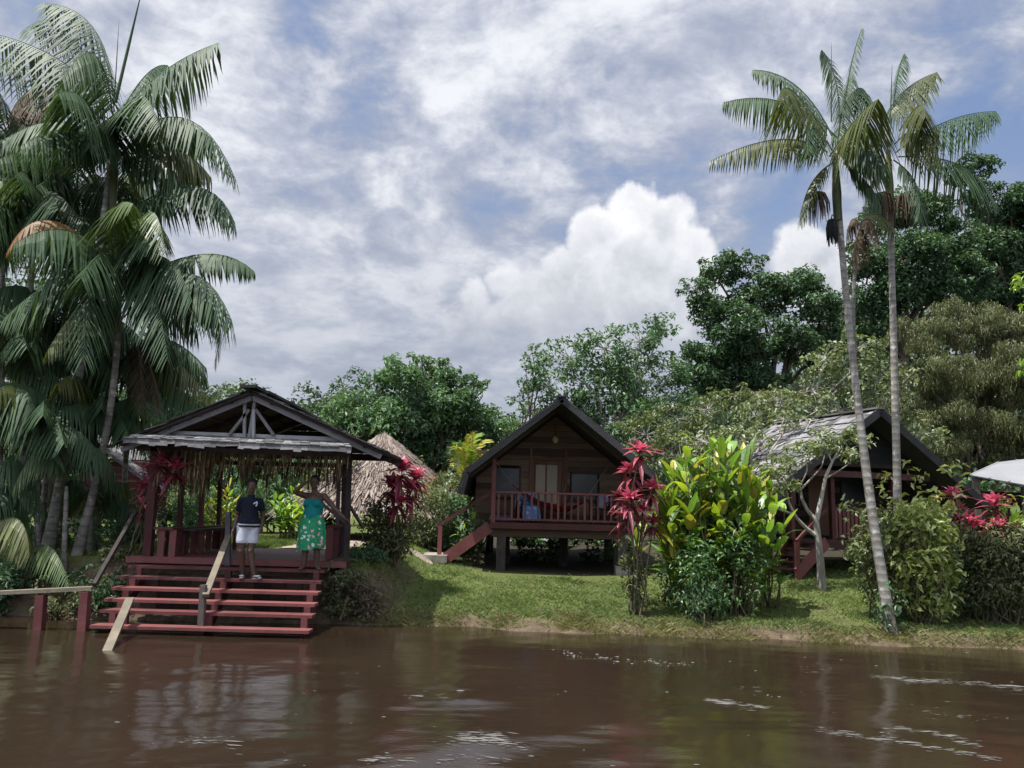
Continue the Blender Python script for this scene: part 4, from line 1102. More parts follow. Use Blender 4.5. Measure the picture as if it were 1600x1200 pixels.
def tree(name, label, Y, blobs, foot, mat, leaf=(.2,.1), dens=1.6, nsub=14, tr=.22, bark=None, group=None, flat=.8, up=.6, cat='tree', sub=(.26,.46), fork=None, droop=.25, reach=(.5,.98)):
    leaf = (leaf[0]*.64, leaf[1]*.64); dens *= 1.45
    fx = P(foot[0], foot[1], Y+(foot[2] if len(foot) > 2 else 0)); base = np.array([fx[0], fx[1], Hf(fx[0], fx[1])])
    o = thing(name, base, label, cat, group)
    tw, cr = MB(), MB()
    cs = []
    for bdef in blobs:
        px, py, rp = bdef[:3]; dY = bdef[3] if len(bdef) > 3 else rng.uniform(-.6, .6)*rp*Y/F
        c = P(px, py, Y+dY); r = rp*(Y+dY)/F; cs.append((c, r))
    low = min(c[2]-.3*r for c, r in cs)
    fk = P(fork[0], fork[1], Y) if fork else np.array([base[0]*.5+np.mean([c[0] for c, r in cs])*.5, base[1]*.5+np.mean([c[1] for c, r in cs])*.5, max(base[2]+.5, min(low, base[2]*.4+.6*low))])
    tw.tube(wander(base-[0,0,.3], fk, 6, .02), np.linspace(tr*1.25, tr*.8, 6), 9)
    for c, r in cs:
        tw.tube(wander(fk, c, 6, .045), np.linspace(tr*.42, max(.015, tr*.08), 6), 6, caps=False)
        blob(cr, c, r, dens, leaf[0], leaf[1], max(7, int(1.5*nsub*min(2.0, max(.7, r/1.6)))), flat, up, sub, tw, droop, reach)
    part('trunk', tw, bark or M['bark'], o, True); part('crown', cr, mat, o)
    return o
def bush(name, label, px, py, rp, Y, mat, leaf=(.12,.06), dens=1.5, n=10, hpx=None, cat='shrub', group=None, up=.5, stems=True, flat=None, twigcol=None):
    """px,py is the middle of the shrub, rp its half width in pixels of the photograph, hpx its half height"""
    c = P(px, py, Y); r = rp*Y/F; h = (hpx or rp)*Y/F; g = Hf(c[0], Y)
    top = c[2]+h
    if c[2]-h > g: c[2] = (top+g)/2; h = (top-g)/2
    n = int(n*max(1, min(1.6, h*F/Y/(hpx or rp))))
    o = thing(name, (c[0], Y, g), label, cat, group)
    cr, st = MB(), MB()
    for i in range(int(n*1.5)):
        zr = rng.uniform(-.95, .8); a_ = rng.uniform(0, 2*PI); q_ = math.sqrt(max(.15, 1-zr*zr*.8))*rng.uniform(.35, 1)**.6
        p = c+np.array([math.cos(a_)*q_*r*.75, math.sin(a_)*q_*min(r, 1.2)*.65, zr*h*.8]); p[2] = max(p[2], g+.12)
        rs = min(r, h)*rng.uniform(.32, .55)
        clump(cr, p, rs, max(10, int(dens*rs*rs/(leaf[0]*leaf[1])*3.6)), leaf[0], leaf[1], .8, up)
        b = np.array([c[0]+rng.normal(0, r*.16), Y+rng.normal(0, .12), g-.05])
        if i % 3 == 0:
            a_ = rng.uniform(0, 2*PI); p2 = c+np.array([math.cos(a_)*r*rng.uniform(.6, 1.12), math.sin(a_)*min(r, 1.2)*.8, h*rng.uniform(.1, 1.12)])
            clump(cr, p2, .16*min(r, h)+.04, max(8, int(dens*.5*rs*rs/(leaf[0]*leaf[1]))), leaf[0], leaf[1], 1.1, up)
        if stems and i % 2 == 0: st.tube(wander(b, p, 4, .07), np.linspace(.016, .005, 4)*(1+rs), 5, caps=False)
    part('foliage', cr, mat, o)
    if stems: part('stems', st, twigcol or M['stem'], o, True)
    return o

# ------------------------------------------------------------------ far forest and trees behind the cottages
mb = MB()
for i in range(190):
    x = rng.uniform(-95, 80); y = rng.uniform(60, 82); g = Hf(x, y); r = rng.uniform(2.2, 4.2)
    hgt = 7.2 if -32 < x < -14 else 6.0
    blob(mb, (x, y, g+hgt*rng.uniform(.25, .95)), r, 1.3, .46, .26, 10, .8)
for i in range(120):
    x = rng.uniform(-60, 30); y = rng.uniform(46, 56); g = Hf(x, y); r = rng.uniform(1.6, 2.6)
    blob(mb, (x, y, g+rng.uniform(.4, 3.2)), r, 1.2, .38, .2, 9, .8)
for i in range(210):
    x = rng.uniform(6, 52); y = rng.uniform(36, 64); g = Hf(x, y); r = rng.uniform(1.6, 3.0)
    blob(mb, (x, y, g+rng.uniform(.5, 3.5)), r, .55, .5, .28, 7, .8)
solo('far_forest', mb, M['lf_far'], (0, 65, 0), kind='stuff')

tree('round_tree', 'round dense dark green tree between the pavilion roof and the central cottage', 34,
     [(590,625,58),(650,600,62),(700,640,58),(640,665,72),(740,670,52),(570,680,55),(690,700,60),(780,672,34),(610,720,70),(530,665,40),(745,720,50),(660,570,26),(740,598,22),(700,580,24)], (655,800), M['lf_mid'], (.34,.16), 1.7, 16, .3)
tree('sprig_tree', 'thin dark tree with open sprigs above the right end of the pavilion roof', 40,
     [(505,625,24),(535,605,26),(560,590,20),(520,650,34),(480,640,20),(555,640,36)], (525,760), M['lf_dark'], (.3,.14), .8, 8, .2)
tree('airy_tree', 'tall airy tree with light showing through above the central cottage roof', 32,
     [(890,560,48),(945,545,48),(1000,535,46),(1035,515,32),(860,605,42),(930,610,55),(1000,600,62),(1050,580,46),(970,660,60),(1050,650,50),(905,650,46),(835,640,30),(1090,640,44)], (960,790), M['lf_mid'], (.30,.15), .95, 20, .2, M['bark_pale'], sub=(.22,.4), fork=(965,690))
tree('sprig_tree', 'small tree with layered sprigs just above the left slope of the central cottage', 30,
     [(832,552,24),(822,585,28),(846,612,28),(812,628,22),(850,575,18),(826,660,30)], (832,790), M['lf_mid'], (.26,.13), 1.0, 8, .14)
tree('forest_tree', 'tallest dark tree with layered crown behind the big ginger plant', 45,
     [(1085,455,32),(1130,425,40),(1165,415,30),(1195,462,52),(1245,450,45),(1270,480,40),(1130,490,48),(1180,530,58),(1115,545,48),(1250,540,42),(1290,520,36),(1140,595,60),(1090,590,40),(1205,590,34),(1285,560,32),(1300,480,20)], (1200,790), M['lf_dark'], (.42,.2), 1.6, 18, .4, fork=(1205,610), sub=(.26,.46))
tree('forest_tree', 'large dark tree on the slope behind the twin slender palms', 50,
     [(1385,345,42),(1440,330,50),(1360,410,46),(1420,400,55),(1480,380,55),(1345,470,38),(1400,460,50),(1460,450,50),(1500,440,50),(1360,510,36)], (1420,760), M['lf_dark'], (.46,.22), 1.6, 18, .45, fork=(1410,560), sub=(.26,.46))
tree('forest_tree', 'dark tree with a raised topmost tuft at the upper frame side behind the palms', 53,
     [(1520,262,30),(1545,258,20),(1500,280,22),(1535,300,34),(1570,340,50),(1600,310,36),(1620,400,60),(1540,390,55),(1590,460,60),(1520,470,50),(1640,330,60)], (1560,760), M['lf_dark'], (.46,.22), 1.6, 18, .45, fork=(1560,560), sub=(.26,.46))
tree('vine_tree', 'tree smothered in feathery yellowish vines on the slope above the tin roof', 30,
     [(1440,530,50),(1500,510,55),(1560,505,55),(1610,520,50),(1460,590,60),(1530,590,70),(1590,600,70),(1480,660,65),(1560,670,75),(1620,670,60),(1420,640,40),(1540,720,55),(1460,710,48),(1610,730,50)], (1530,800), M['lf_vine'], (.26,.05), 1.5, 20, .3, droop=.9, up=.15, reach=(.25,1.0), sub=(.2,.36))
tree('pale_leaved_tree', 'broad tree with pale speckled leaves rising behind the second cottage roof', 27,
     [(1290,560,38),(1340,545,40),(1370,590,44),(1270,610,48),(1220,625,42),(1320,640,52),(1180,650,42),(1390,650,46),(1240,680,52),(1410,600,34),(1150,690,38),(1290,700,50),(1440,680,40),(1330,590,40),(1100,690,36)], (1290,810), M['lf_pale'], (.27,.14), 1.1, 15, .2, M['bark_pale'], sub=(.2,.38))
tree('grey_green_tree', 'grey green twiggy tree filling the gap between the two stilt cottages', 28.5,
     [(1010,680,46),(1060,655,46),(1105,640,42),(1150,620,36),(1050,710,52),(1120,700,52),(1000,735,40),(1100,750,54),(1180,730,40)], (1080,810), M['lf_olive'], (.22,.11), 1.1, 15, .12, M['bark_pale'], sub=(.2,.36))
tree('near_tree', 'tree with bright lime leaves reaching in at the outer edge beside the vines', 17,
     [(1606,440,26,0),(1618,480,24,0),(1612,575,24,0),(1640,520,40,0),(1640,600,40,0)], (1680,860), M['lf_lime'], (.3,.1), .9, 7, .1, fork=(1660,640))
tree('overhanging_tree', 'pale leaved tree leaning its boughs over the shingle roof of the turned cottage', 21.0,
     [(1290,655,22,.3),(1150,690,32,.2),(1120,715,34,-.3),(1245,662,28,.3),(1190,690,28,-.2),(1330,645,16,0),(1150,716,28,-1),(1225,655,30,.3),(1180,680,30,.4),(1140,735,30,-.8),(1280,640,26,.6)], (1140,810,1.2), M['lf_pale'], (.2,.1), .8, 10, .1, M['bark_pale'], sub=(.2,.36), fork=(1160,735))
# behind the pavilion and the palms
for (lab, px, py, rp, hp, Y, mt, lf, de) in [
    ('dark dense shrub mass straight behind the pavilion opening', 420,745,70,62,29,'lf_mid',(.22,.1),1.3),
    ('olive shrub behind the pavilion next to the thatched hut', 520,745,46,60,25.5,'lf_olive',(.18,.09),1.2),
    ('dark shrub behind the hanging fringe above the bench', 320,750,60,62,28,'lf_dark',(.22,.1),1.3),
    ('tall dark thicket behind the palm trunks', 90,730,90,90,27,'lf_dark',(.26,.12),1.3),
    ('dark leafy thicket at the outer edge behind the palms', -20,720,80,110,25,'lf_dark',(.26,.12),1.3),
    ('dark shrub in front of the thatched roof and red plant', 690,760,34,46,24.8,'lf_olive',(.16,.08),1.2),
    ('low shrub left of the central cottage wall', 720,800,34,46,24.0,'lf_mid',(.16,.08),1.2),
    ('dark shrub in the shade under the central cottage floor', 840,860,50,24,25.0,'lf_shrub',(.16,.09),1.1),
    ('dark shrub beneath the floor near the concrete footing', 940,868,44,20,25.2,'lf_shrub',(.16,.09),1.1),
    ('shaded thicket closing the view below the central cottage', 870,835,120,45,29.5,'lf_dark',(.22,.12),1.4),
    ('shaded thicket behind the turned cottage stairs', 1230,810,90,60,28,'lf_dark',(.22,.12),1.3),
    ('dark thicket filling the ground behind the turned cottage', 1400,800,110,60,27.5,'lf_dark',(.22,.12),1.3),
    ('dark thicket behind the tin shed', 1560,800,90,60,27,'lf_dark',(.22,.12),1.3)]:
    bush('thicket', lab, px, py, rp, Y, M[mt], lf, de, 16, hp)
tree('dark_tree', 'dark tree filling the sky gap behind the short shaded palm', 22,
     [(30,470,60),(110,450,50),(-20,560,70),(70,560,60),(150,540,50),(220,530,40),(30,650,70),(130,640,60),(210,620,50),(250,580,36),(275,640,40)], (60,820), M['lf_dark'], (.26,.12), 1.2, 14, .2)
tree('leafy_tree', 'yellow green tree glowing behind the palm trunks', 25,
     [(40,520,50),(100,560,40),(20,600,50),(170,600,45),(240,600,45),(290,590,30),(120,640,50),(60,660,50),(220,650,40),(300,630,24)], (120,800), M['lf_olive'], (.24,.11), .85, 10, .2)

# ------------------------------------------------------------------ palms
def frond(parent, p0, p1, p2, Lm, mat, n=46, wd=.035, hang=1.2, fwd=.4, name='frond', start=.1, rach=.016, side=None, ragged=.12):
    p0, p1, p2 = [np.asarray(a, float) for a in (p0, p1, p2)]
    mb = MB()
    tt = np.linspace(0, 1, 12)[:,None]
    rp = (1-tt)**2*p0 + 2*tt*(1-tt)*p1 + tt**2*p2
    mb.tube(rp, np.linspace(rach, rach*.25, 12), 5, .25, caps=False)
    t_ = np.linspace(start, .995, n)
    t_ = np.concatenate([t_, t_+.4/n]).clip(0, 1); sg = np.concatenate([np.ones(n), -np.ones(n)])
    u = t_[:,None]
    B = (1-u)**2*p0 + 2*u*(1-u)*p1 + u**2*p2
    Tn = nrm(2*(1-u)*(p1-p0) + 2*u*(p2-p1))
    Z = np.array([0,0,1.0])
    if side is None:
        S0 = np.cross(p2-p0, Z); S0 = S0 if np.linalg.norm(S0) > .25*np.linalg.norm(p2-p0) else np.array([.5,-.85,0])
        S0 = nrm(S0)
    else: S0 = nrm(np.asarray(side, float))
    S = nrm(S0 - Tn*(Tn@S0)[:,None])
    prof = np.sin(PI*(.14+.80*((t_-start)/(1-start)).clip(0, 1)))**.65
    L = Lm*prof*rng.uniform(1-ragged, 1+ragged*.6, len(t_))
    hg = hang*rng.uniform(.8, 1.2, len(t_))
    dr = nrm(S*sg[:,None] + Tn*fwd + np.outer(-hg, Z) + rng.normal(0, .10, (len(t_), 3)))
    L = L*np.where(rng.random(len(t_)) < .07, rng.uniform(.25, .7, len(t_)), 1)
    pts = []
    for k, f in enumerate((0, .35, .7, 1.0)):
        q = B + dr*(L*f)[:,None]; q[:,2] -= L*f*f*.38*hang
        pts.append(q)
    wprof = (.55, 1.0, .75, .06); wv = Tn*wd
    rn = rng.random(len(t_))*.7 + rng.random()*.3
    for k in range(3):
        a, b = wv*wprof[k]*.5, wv*wprof[k+1]*.5
        mb.quads(np.stack([pts[k]-a, pts[k]+a, pts[k+1]+b, pts[k+1]-b], 1), rn)
    return part(name, mb, mat, parent)
def spear(parent, a, b, r=.022):
    mb = MB(); mb.tube([a, (np.asarray(a)+b)/2, b], [r, r*.8, r*.15], 6); return part('spear_leaf', mb, M['lf_palm'], parent, True)
def palm(label, crown, roots, Y, Yr=None, rt=.075, mat=None, group='slender palms along the riverbank', bend=None):
    c = P(*crown, Y); r = P(*roots, Yr or Y); r[2] = Hf(r[0], r[1])
    o = thing('slender_palm', r, label, 'palm', group)
    mb = MB()
    m_ = (c+r)/2 if bend is None else P(*bend, ((Yr or Y)+Y)/2)
    u = np.linspace(0, 1, 14)[:,None]; cp = 2*m_ - .5*(c+r)
    pts = (1-u)**2*r + 2*u*(1-u)*cp + u**2*c; pts[0][2] -= .2
    rad = np.interp(np.linspace(0, 1, 14), [0,.06,.2,.85,.9,1], [rt*1.7, rt*1.25, rt, rt*.75, rt*.85, rt*.5])
    mb.tube(pts, rad, 10); part('trunk', mb, mat or M['palm_trunk'], o, True)
    return o, c
def shaft(o, a, b, r=.07):
    mb = MB(); a = np.asarray(a); b = np.asarray(b); mb.tube([a, a*.6+b*.4, b], [r*.9, r*1.05, r*.5], 8); part('crownshaft', mb, M['lf_palm_olive'], o, True)
def fl(o, Y, lst, mat='lf_palm', Lpx=70, dY=0, **kw):
    for f in lst:
        a, b, c = f[:3]; y0 = Y; dd = f[3] if len(f) > 3 else dY; mt = f[4] if len(f) > 4 else mat; lp = f[5] if len(f) > 5 else Lpx
        pa, pc = P(*a, y0), P(*c, y0+dd); b2 = (2*b[0]-.5*(a[0]+c[0]), 2*b[1]-.5*(a[1]+c[1]))
        frond(o, pa, P(*b2, y0+dd*.5), pc, lp*Y/F*.95, M[mt], **kw)
def randcrown(o, c, cnt, L, lo=-.5, hi=1.0, mat=('lf_palm',), Ll=.8, az0=0, azr=2*PI, **kw):
    for i in range(cnt):
        a = az0 + azr*(i+rng.uniform(-.3, .3))/cnt; e = lo+(hi-lo)*((i*.618) % 1)
        h = np.array([math.cos(a), math.sin(a), 0]); l = L*rng.uniform(.85, 1.15)
        p1 = c + h*l*.5*math.cos(e) + np.array([0,0,l*(.3+.55*math.sin(e))])
        p2 = c + h*l*math.cos(e*.8)*.95 + np.array([0,0,l*(.75*math.sin(e)-.25)])
        frond(o, c+rng.normal(0, .03, 3), p1, p2, Ll, M[mat[i % len(mat)]], **kw)

# the tall palms beside the pavilion
o, c = palm('tallest slender palm left of the pavilion, its spear leaf reaching past the picture top', (181,205), (72,868), 15.6, 15.9, .085, bend=(128,560))
shaft(o, P(176,330,15.6), P(181,190,15.6), .08)
spear(o, P(180,160,15.6), P(224,-25,15.6), .035); spear(o, P(179,150,15.7), P(186,32,15.7), .012)
fl(o, 15.6, [((178,175),(150,50),(70,5),.6), ((178,180),(110,55),(50,38),1.4), ((177,180),(95,95),(-30,48),.3), ((177,195),(80,120),(-40,85),1.2),
             ((178,200),(150,88),(98,122),-1.3), ((176,265),(140,165),(92,146),-1.8,'lf_palm',92), ((181,185),(255,112),(341,67),.4,'lf_palm',85), ((181,190),(225,120),(262,102),1.5),
             ((183,225),(290,186),(369,282),-.3,'lf_palm',62), ((185,250),(250,195),(330,215),1.2), ((184,290),(262,236),(330,278),.6,'lf_palm_olive',66), ((184,340),(300,292),(367,348),-.2,'lf_palm',62), ((182,255),(170,190),(140,230),-1.2), ((180,230),(215,150),(250,200),-1.4)], Lpx=76, wd=.05, n=60)
randcrown(o, P(180,240,15.6), 7, 1.9, -.2, .9, Ll=.8, wd=.05)
o, c = palm('middle slender palm with pale underside fronds hanging over the pavilion corner', (185,430), (118,868), 15.0, 15.3, .07, M['palm_trunk_dark'], bend=(172,640))
shaft(o, P(180,520,15.0), P(186,410,15.0), .07)
fl(o, 15.0, [((186,420),(232,332),(258,395),-.9,'lf_palm_pale',62), ((180,425),(178,335),(208,318),-1.1,'lf_palm_pale',66), ((190,450),(310,398),(397,424),.4,'lf_palm',42), ((190,500),(290,428),(362,500),-.2,'lf_palm',92),
             ((190,470),(320,470),(336,565),.2,'lf_palm',46), ((185,500),(140,470),(76,545),-1.0,'lf_palm_olive',62), ((180,420),(80,345),(12,392),-.9,'lf_orange',36), ((184,440),(250,400),(300,470),-.7,'lf_palm',80), ((180,440),(120,390),(60,470),-.4,'lf_palm',84),
             ((185,460),(230,440),(262,560),-1.1,'lf_palm',70), ((182,470),(150,440),(130,560),-1.2,'lf_palm',76)], wd=.05, n=58)
randcrown(o, P(186,425,15.0), 9, 1.8, -.5, .7, Ll=.85, wd=.05)
o, c = palm('slender palm with silvery frond undersides near the outer edge of the river view', (52,360), (30,880), 15.9, 15.6, .07, M['palm_trunk_dark'])
fl(o, 15.9, [((66,350),(28,283),(-40,290),-.9,'lf_palm_pale',58), ((60,345),(80,300),(130,350),-.8,'lf_palm',72), ((55,350),(20,250),(-40,240),.5,'lf_palm_pale',50), ((55,360),(10,330),(-40,400),-.6), ((60,365),(110,340),(150,430),-.9)], wd=.05, n=50, Lpx=78)
randcrown(o, c, 10, 2.0, -.4, .9, Ll=.9, wd=.05)
o, c = palm('slender palm with wine coloured old fronds behind the tallest palm', (10,205), (-10,870), 17.5, 17.5, .07, M['palm_trunk_dark'])
fl(o, 17.5, [((15,200),(60,165),(135,235),-.5,'lf_dead',62), ((10,195),(50,140),(110,150),.8,'lf_dead',48)], wd=.044, n=54)
randcrown(o, c, 11, 2.1, -.5, .8, Ll=.85, wd=.05)
o, c = palm('dark crowned slender palm filling the gap between the two tallest crowns', (118,300), (95,866), 17.0, 17.0, .065, M['palm_trunk_dark'])
randcrown(o, c, 13, 2.0, -.6, .9, Ll=.9, wd=.055)
o, c = palm('short dark slender palm whose fronds hang in the shade low among the trunks', (95,500), (60,872), 16.3, 16.3, .06, M['palm_trunk_dark'])
randcrown(o, c, 13, 1.8, -.7, .6, Ll=.85, wd=.055)
o, c = palm('slender palm behind the pavilion roof with fronds sweeping over its left eave', (205,560), (190,850), 17.3, 17.3, .06, M['palm_trunk_dark'])
fl(o, 17.3, [((205,555),(262,556),(326,620),0,'lf_palm_olive',56), ((200,565),(255,530),(322,575),.4,'lf_palm',50), ((200,640),(205,622),(250,655),-2.0,'lf_palm_pale',22), ((205,560),(228,560),(250,640),-1.8,'lf_dead',40), ((205,560),(215,545),(222,640),-1.9,'lf_dead',34), ((205,555),(235,585),(318,630),.6,'lf_palm',50)], wd=.045, n=46)
randcrown(o, c, 9, 1.7, -.6, .6, Ll=.8, wd=.055)
o, c = palm('small young palm with bright hanging fronds at the outer edge above the jetty railing', (-10,700), (-15,905), 14.6, 14.8, .06, M['palm_trunk_dark'])
fl(o, 14.6, [((-15,640),(40,612),(62,705),-.2,'lf_palm',78), ((-10,680),(72,700),(100,735),0,'lf_palm',10), ((-20,830),(28,812),(46,868),-.4,'lf_palm_olive',46), ((-10,740),(30,720),(70,800),.3,'lf_palm',60), ((-20,620),(30,600),(90,640),.6,'lf_palm',60), ((-20,780),(20,770),(60,850),.5,'lf_palm',56)], wd=.045, n=44)
o, c = palm('young palm with a drooping light green frond beside the white ringed trunk', (104,760), (100,885), 14.9, 14.9, .05, M['palm_trunk_dark'])
fl(o, 14.9, [((104,742),(66,703),(22,760),-.5,'lf_palm_pale',44), ((104,745),(85,700),(48,730),-.3,'lf_palm_pale',40), ((30,885),(74,853),(108,915),-.7,'lf_palm_pale',36), ((104,750),(150,700),(190,770),.4,'lf_palm',50), ((104,750),(120,690),(160,700),.8,'lf_palm',44)], wd=.04, n=44)
o, c = palm('low palm spreading dark fronds over the shrubs between trunk and red pavilion post', (150,780), (150,868), 16.8, 16.8, .05, M['palm_trunk_dark'])
randcrown(o, c, 9, 1.15, -.2, .8, Ll=.5, wd=.04, n=36, mat=('lf_palm','lf_palm_olive'))

for lab, cr_, rt_, Y_, n_ in [('young palm with low arching fronds hiding the ringed trunk bases', (60,660), (58,880), 15.1, 11), ('young palm with low arching fronds between the trunks and the pavilion corner', (150,650), (140,868), 16.1, 11), ('bushy young palm right at the outer edge below the silvery fronds', (5,560), (-5,890), 15.4, 10)]:
    o, c = palm(lab, cr_, rt_, Y_, Y_, .045, M['palm_trunk_dark'])
    randcrown(o, c, n_, 1.45, -.3, .9, Ll=.6, wd=.045, n=48, mat=('lf_palm','lf_palm','lf_palm_olive'))

# the two tall palms on the lawn
GP = 'slender palms along the riverbank'
RP = .82
o, c = palm('tall slender palm leaning over the lawn, nearest the water, with fruit bunch', (1306,262), (1392,968), 14.0, 14.05, .072, bend=(1338,610))
YA = 14.0
shaft(o, P(1309,345,YA), P(1305,240,YA), .085)
spear(o, P(1299,190,YA), P(1299,66,YA), .014)
fl(o, YA, [((1293,238),(1215,218),(1110,252),.2,'lf_palm_olive',40), ((1308,215),(1225,160),(1131,160),.5,'lf_palm',46), ((1300,212),(1245,135),(1177,109),.8,'lf_palm',38), ((1292,212),(1238,142),(1217,155),-.9,'lf_palm_olive',78),
           ((1312,200),(1306,128),(1284,78),.3,'lf_palm',34), ((1317,200),(1328,112),(1347,44),.3,'lf_palm',22), ((1296,245),(1338,186),(1372,155),-1.0,'lf_palm_olive',92), ((1312,180),(1342,138),(1360,168),.6,'lf_palm',42),
           ((1300,255),(1265,292),(1250,350),-.2,'lf_palm_olive',30), ((1318,255),(1358,290),(1377,325),-.3,'lf_palm',34), ((1308,230),(1320,150),(1330,120),.9,'lf_palm',40), ((1300,235),(1270,200),(1262,240),-1.1,'lf_palm',58), ((1310,240),(1350,225),(1385,262),-.6,'lf_palm',56)], wd=.034, n=52, hang=1.45, fwd=.3)
def strands(parent, c, n, L, spread, mat, name, wd=.012):
    mb = MB(); c = np.asarray(c)
    for i in range(n):
        a = rng.uniform(0, 2*PI); d = np.array([math.cos(a)*spread*rng.random()**.5, math.sin(a)*spread*rng.random()**.5, 0])
        l = L*rng.uniform(.6, 1.05)
        mb.tube([c, c+d*.7+[0,0,-.1*l], c+d+[0,0,-l*.55], c+d*1.05+[0,0,-l]], [wd*.7, wd, wd*.9, wd*.4], 4, caps=False)
    return part(name, mb, mat, parent)
strands(o, P(1300,342,YA-.1), 46, .5, .12, M['void'], 'fruit_bunch', .016)
strands(o, P(1274,300,YA), 60, .62, .24, M['lf_dead'], 'flower_bunch', .009)
mb = MB(); mb.tube([P(1310,335,YA), P(1300,336,YA-.1), P(1298,346,YA-.1)], .012, 5); part('bunch_stalk', mb, M['stem'], o)
o, c = palm('straight slender palm standing behind the yellow green bush, bearing brown flower bunches', (1389,262), (1404,905), 15.2, 15.6, .075, bend=(1398,600))
YA = 15.2
shaft(o, P(1391,330,YA), P(1388,235,YA), .08)
spear(o, P(1391,190,YA), P(1394,100,YA), .014)
fl(o, YA, [((1384,182),(1415,140),(1464,113),.3,'lf_palm_olive',56), ((1396,165),(1404,112),(1413,84),.3,'lf_palm',26), ((1405,205),(1435,166),(1446,182),-.9,'lf_palm_olive',62), ((1400,238),(1478,190),(1556,174),.1,'lf_palm',60),
           ((1404,245),(1500,258),(1552,312),.2,'lf_palm',66), ((1393,250),(1362,285),(1352,345),-.4,'lf_palm',36), ((1396,250),(1432,290),(1434,345),-.5,'lf_palm',40), ((1386,225),(1345,190),(1300,210),.5,'lf_palm',56), ((1398,225),(1440,205),(1470,255),-.7,'lf_palm_olive',56)], wd=.034, n=52, hang=1.45, fwd=.3)
strands(o, P(1378,300,YA-.15), 60, .7, .26, M['lf_dead'], 'flower_bunch', .010)
strands(o, P(1412,305,YA-.1), 60, .62, .26, M['lf_dead'], 'flower_bunch', .010)
o, c = palm('thin short slender palm with ragged brown fronds between the two tall ones', (1344,352), (1388,955), 14.6, 14.35, .045, M['palm_trunk_dark'], bend=(1337,600))
fl(o, 14.6, [((1344,352),(1360,345),(1372,385),-.3,'lf_dead',30), ((1344,352),(1330,345),(1322,385),.2,'lf_dead',28), ((1344,355),(1352,372),(1352,412),.1,'lf_dead',24), ((1344,352),(1370,335),(1400,365),.4,'lf_palm_olive',34), ((1344,355),(1338,380),(1336,420),-.2,'lf_dead',22)], wd=.03, n=34)

# ------------------------------------------------------------------ small pale branched tree by the second cottage
YB_ = 17.6
g = P(1284,907,YB_); g[2] = Hf(g[0], YB_)
o = thing('small_tree', g, 'small tree with crooked pale bare branches and thin leaves before the turned cottage', 'tree')
mb = MB()
def br(pts, r0, r1, dys=None):
    p = np.array([P(*q, YB_+(dys[i] if dys else 0)) for i, q in enumerate(pts)])
    s = np.linspace(0, len(p)-1, (len(p)-1)*4+1); q = np.stack([np.interp(s, np.arange(len(p)), p[:,k]) for k in range(3)], 1)
    kk = np.array([.25,.5,.25]); q[1:-1] = np.stack([np.convolve(q[:,k], kk, 'valid') for k in range(3)], 1)
    mb.tube(q, np.linspace(r0, r1, len(q)), 7, caps=False); return p[-1]
tips = []
tr0 = [(1284,912),(1282,880),(1279,846),(1275,812)]
mb.tube(np.vstack([g-[0,0,.1], [P(*q, YB_) for q in tr0[1:]]]), [.10,.08,.07,.062], 9)
tips.append(br([(1277,838),(1260,826),(1245,810),(1232,785),(1229,757)], .05, .016, [0,0,-.1,-.2,-.2]))
tips.append(br([(1240,804),(1215,795),(1190,785),(1184,765)], .03, .01, [-.1,-.2,-.3,-.3]))
tips.append(br([(1275,812),(1262,798),(1253,780),(1250,760),(1232,738)], .05, .014, [0,.1,.2,.2,.2]))
tips.append(br([(1276,812),(1284,775),(1290,745),(1302,718),(1313,700)], .055, .018))
tips.append(br([(1252,764),(1270,745),(1284,730),(1290,706)], .026, .01, [.2,.3,.3,.3]))
tips.append(br([(1290,748),(1312,735),(1330,722)], .022, .008, [0,-.1,-.1]))
tips.append(br([(1230,770),(1215,758),(1200,752)], .018, .007, [-.2,-.2,-.3]))
tips.append(br([(1302,718),(1322,705),(1345,694)], .02, .008)); tips.append(br([(1300,722),(1290,700),(1285,690)], .018, .008))
tips.append(br([(1250,760),(1262,735),(1258,712)], .018, .008, [.2,0,0]))
tips.append(br([(1229,757),(1218,738),(1205,728)], .014, .007, [-.2,-.1,-.1]))
part('trunk', mb, M['bark_pale'], o, True)
mb = MB()
for tp_ in tips:
    for k in range(5): clump(mb, tp_+rng.normal(0, .16, 3)+[0,0,.04], .19, 22, .13, .055, .6, .7)
for (px, py) in [(1240,700),(1265,695),(1225,715),(1335,680),(1350,690),(1315,690),(1285,690),(1205,735),(1190,750),(1255,720),(1300,700)]:
    clump(mb, P(px, py, YB_+rng.uniform(-.4, .4)), .24, 40, .13, .055, .5, .7)
part('crown', mb, M['lf_pale'], o)

# ------------------------------------------------------------------ leafy garden plants
def bladeleaf(mb, base, dirv_, L, W, droop, fold=.25, seg=5, rnd=None):
    """broad lance shaped leaf in two halves along a midrib"""
    base = np.asarray(base, float); d = nrm(dirv_); Z = np.array([0,0,1.0])
    s = np.cross(d, Z); s = nrm(s) if np.linalg.norm(s) > .05 else nrm(np.array([rng.normal(), rng.normal(), 0]))
    n = np.cross(s, d); V = []
    for k in range(seg+1):
        u = k/seg; c = base+d*L*u - Z*L*droop*u*u; wv = W*.5*max(.02, math.sin(PI*min(1, .1+.9*u)**.8))
        V += [c-s*wv+n*wv*fold, c, c+s*wv+n*wv*fold]
    Fq = []
    for k in range(seg):
        Fq += [(3*k, 3*k+1, 3*k+4, 3*k+3), (3*k+1, 3*k+2, 3*k+5, 3*k+4)]
    mb.add(np.array(V), Fq, rng.random() if rnd is None else rnd)
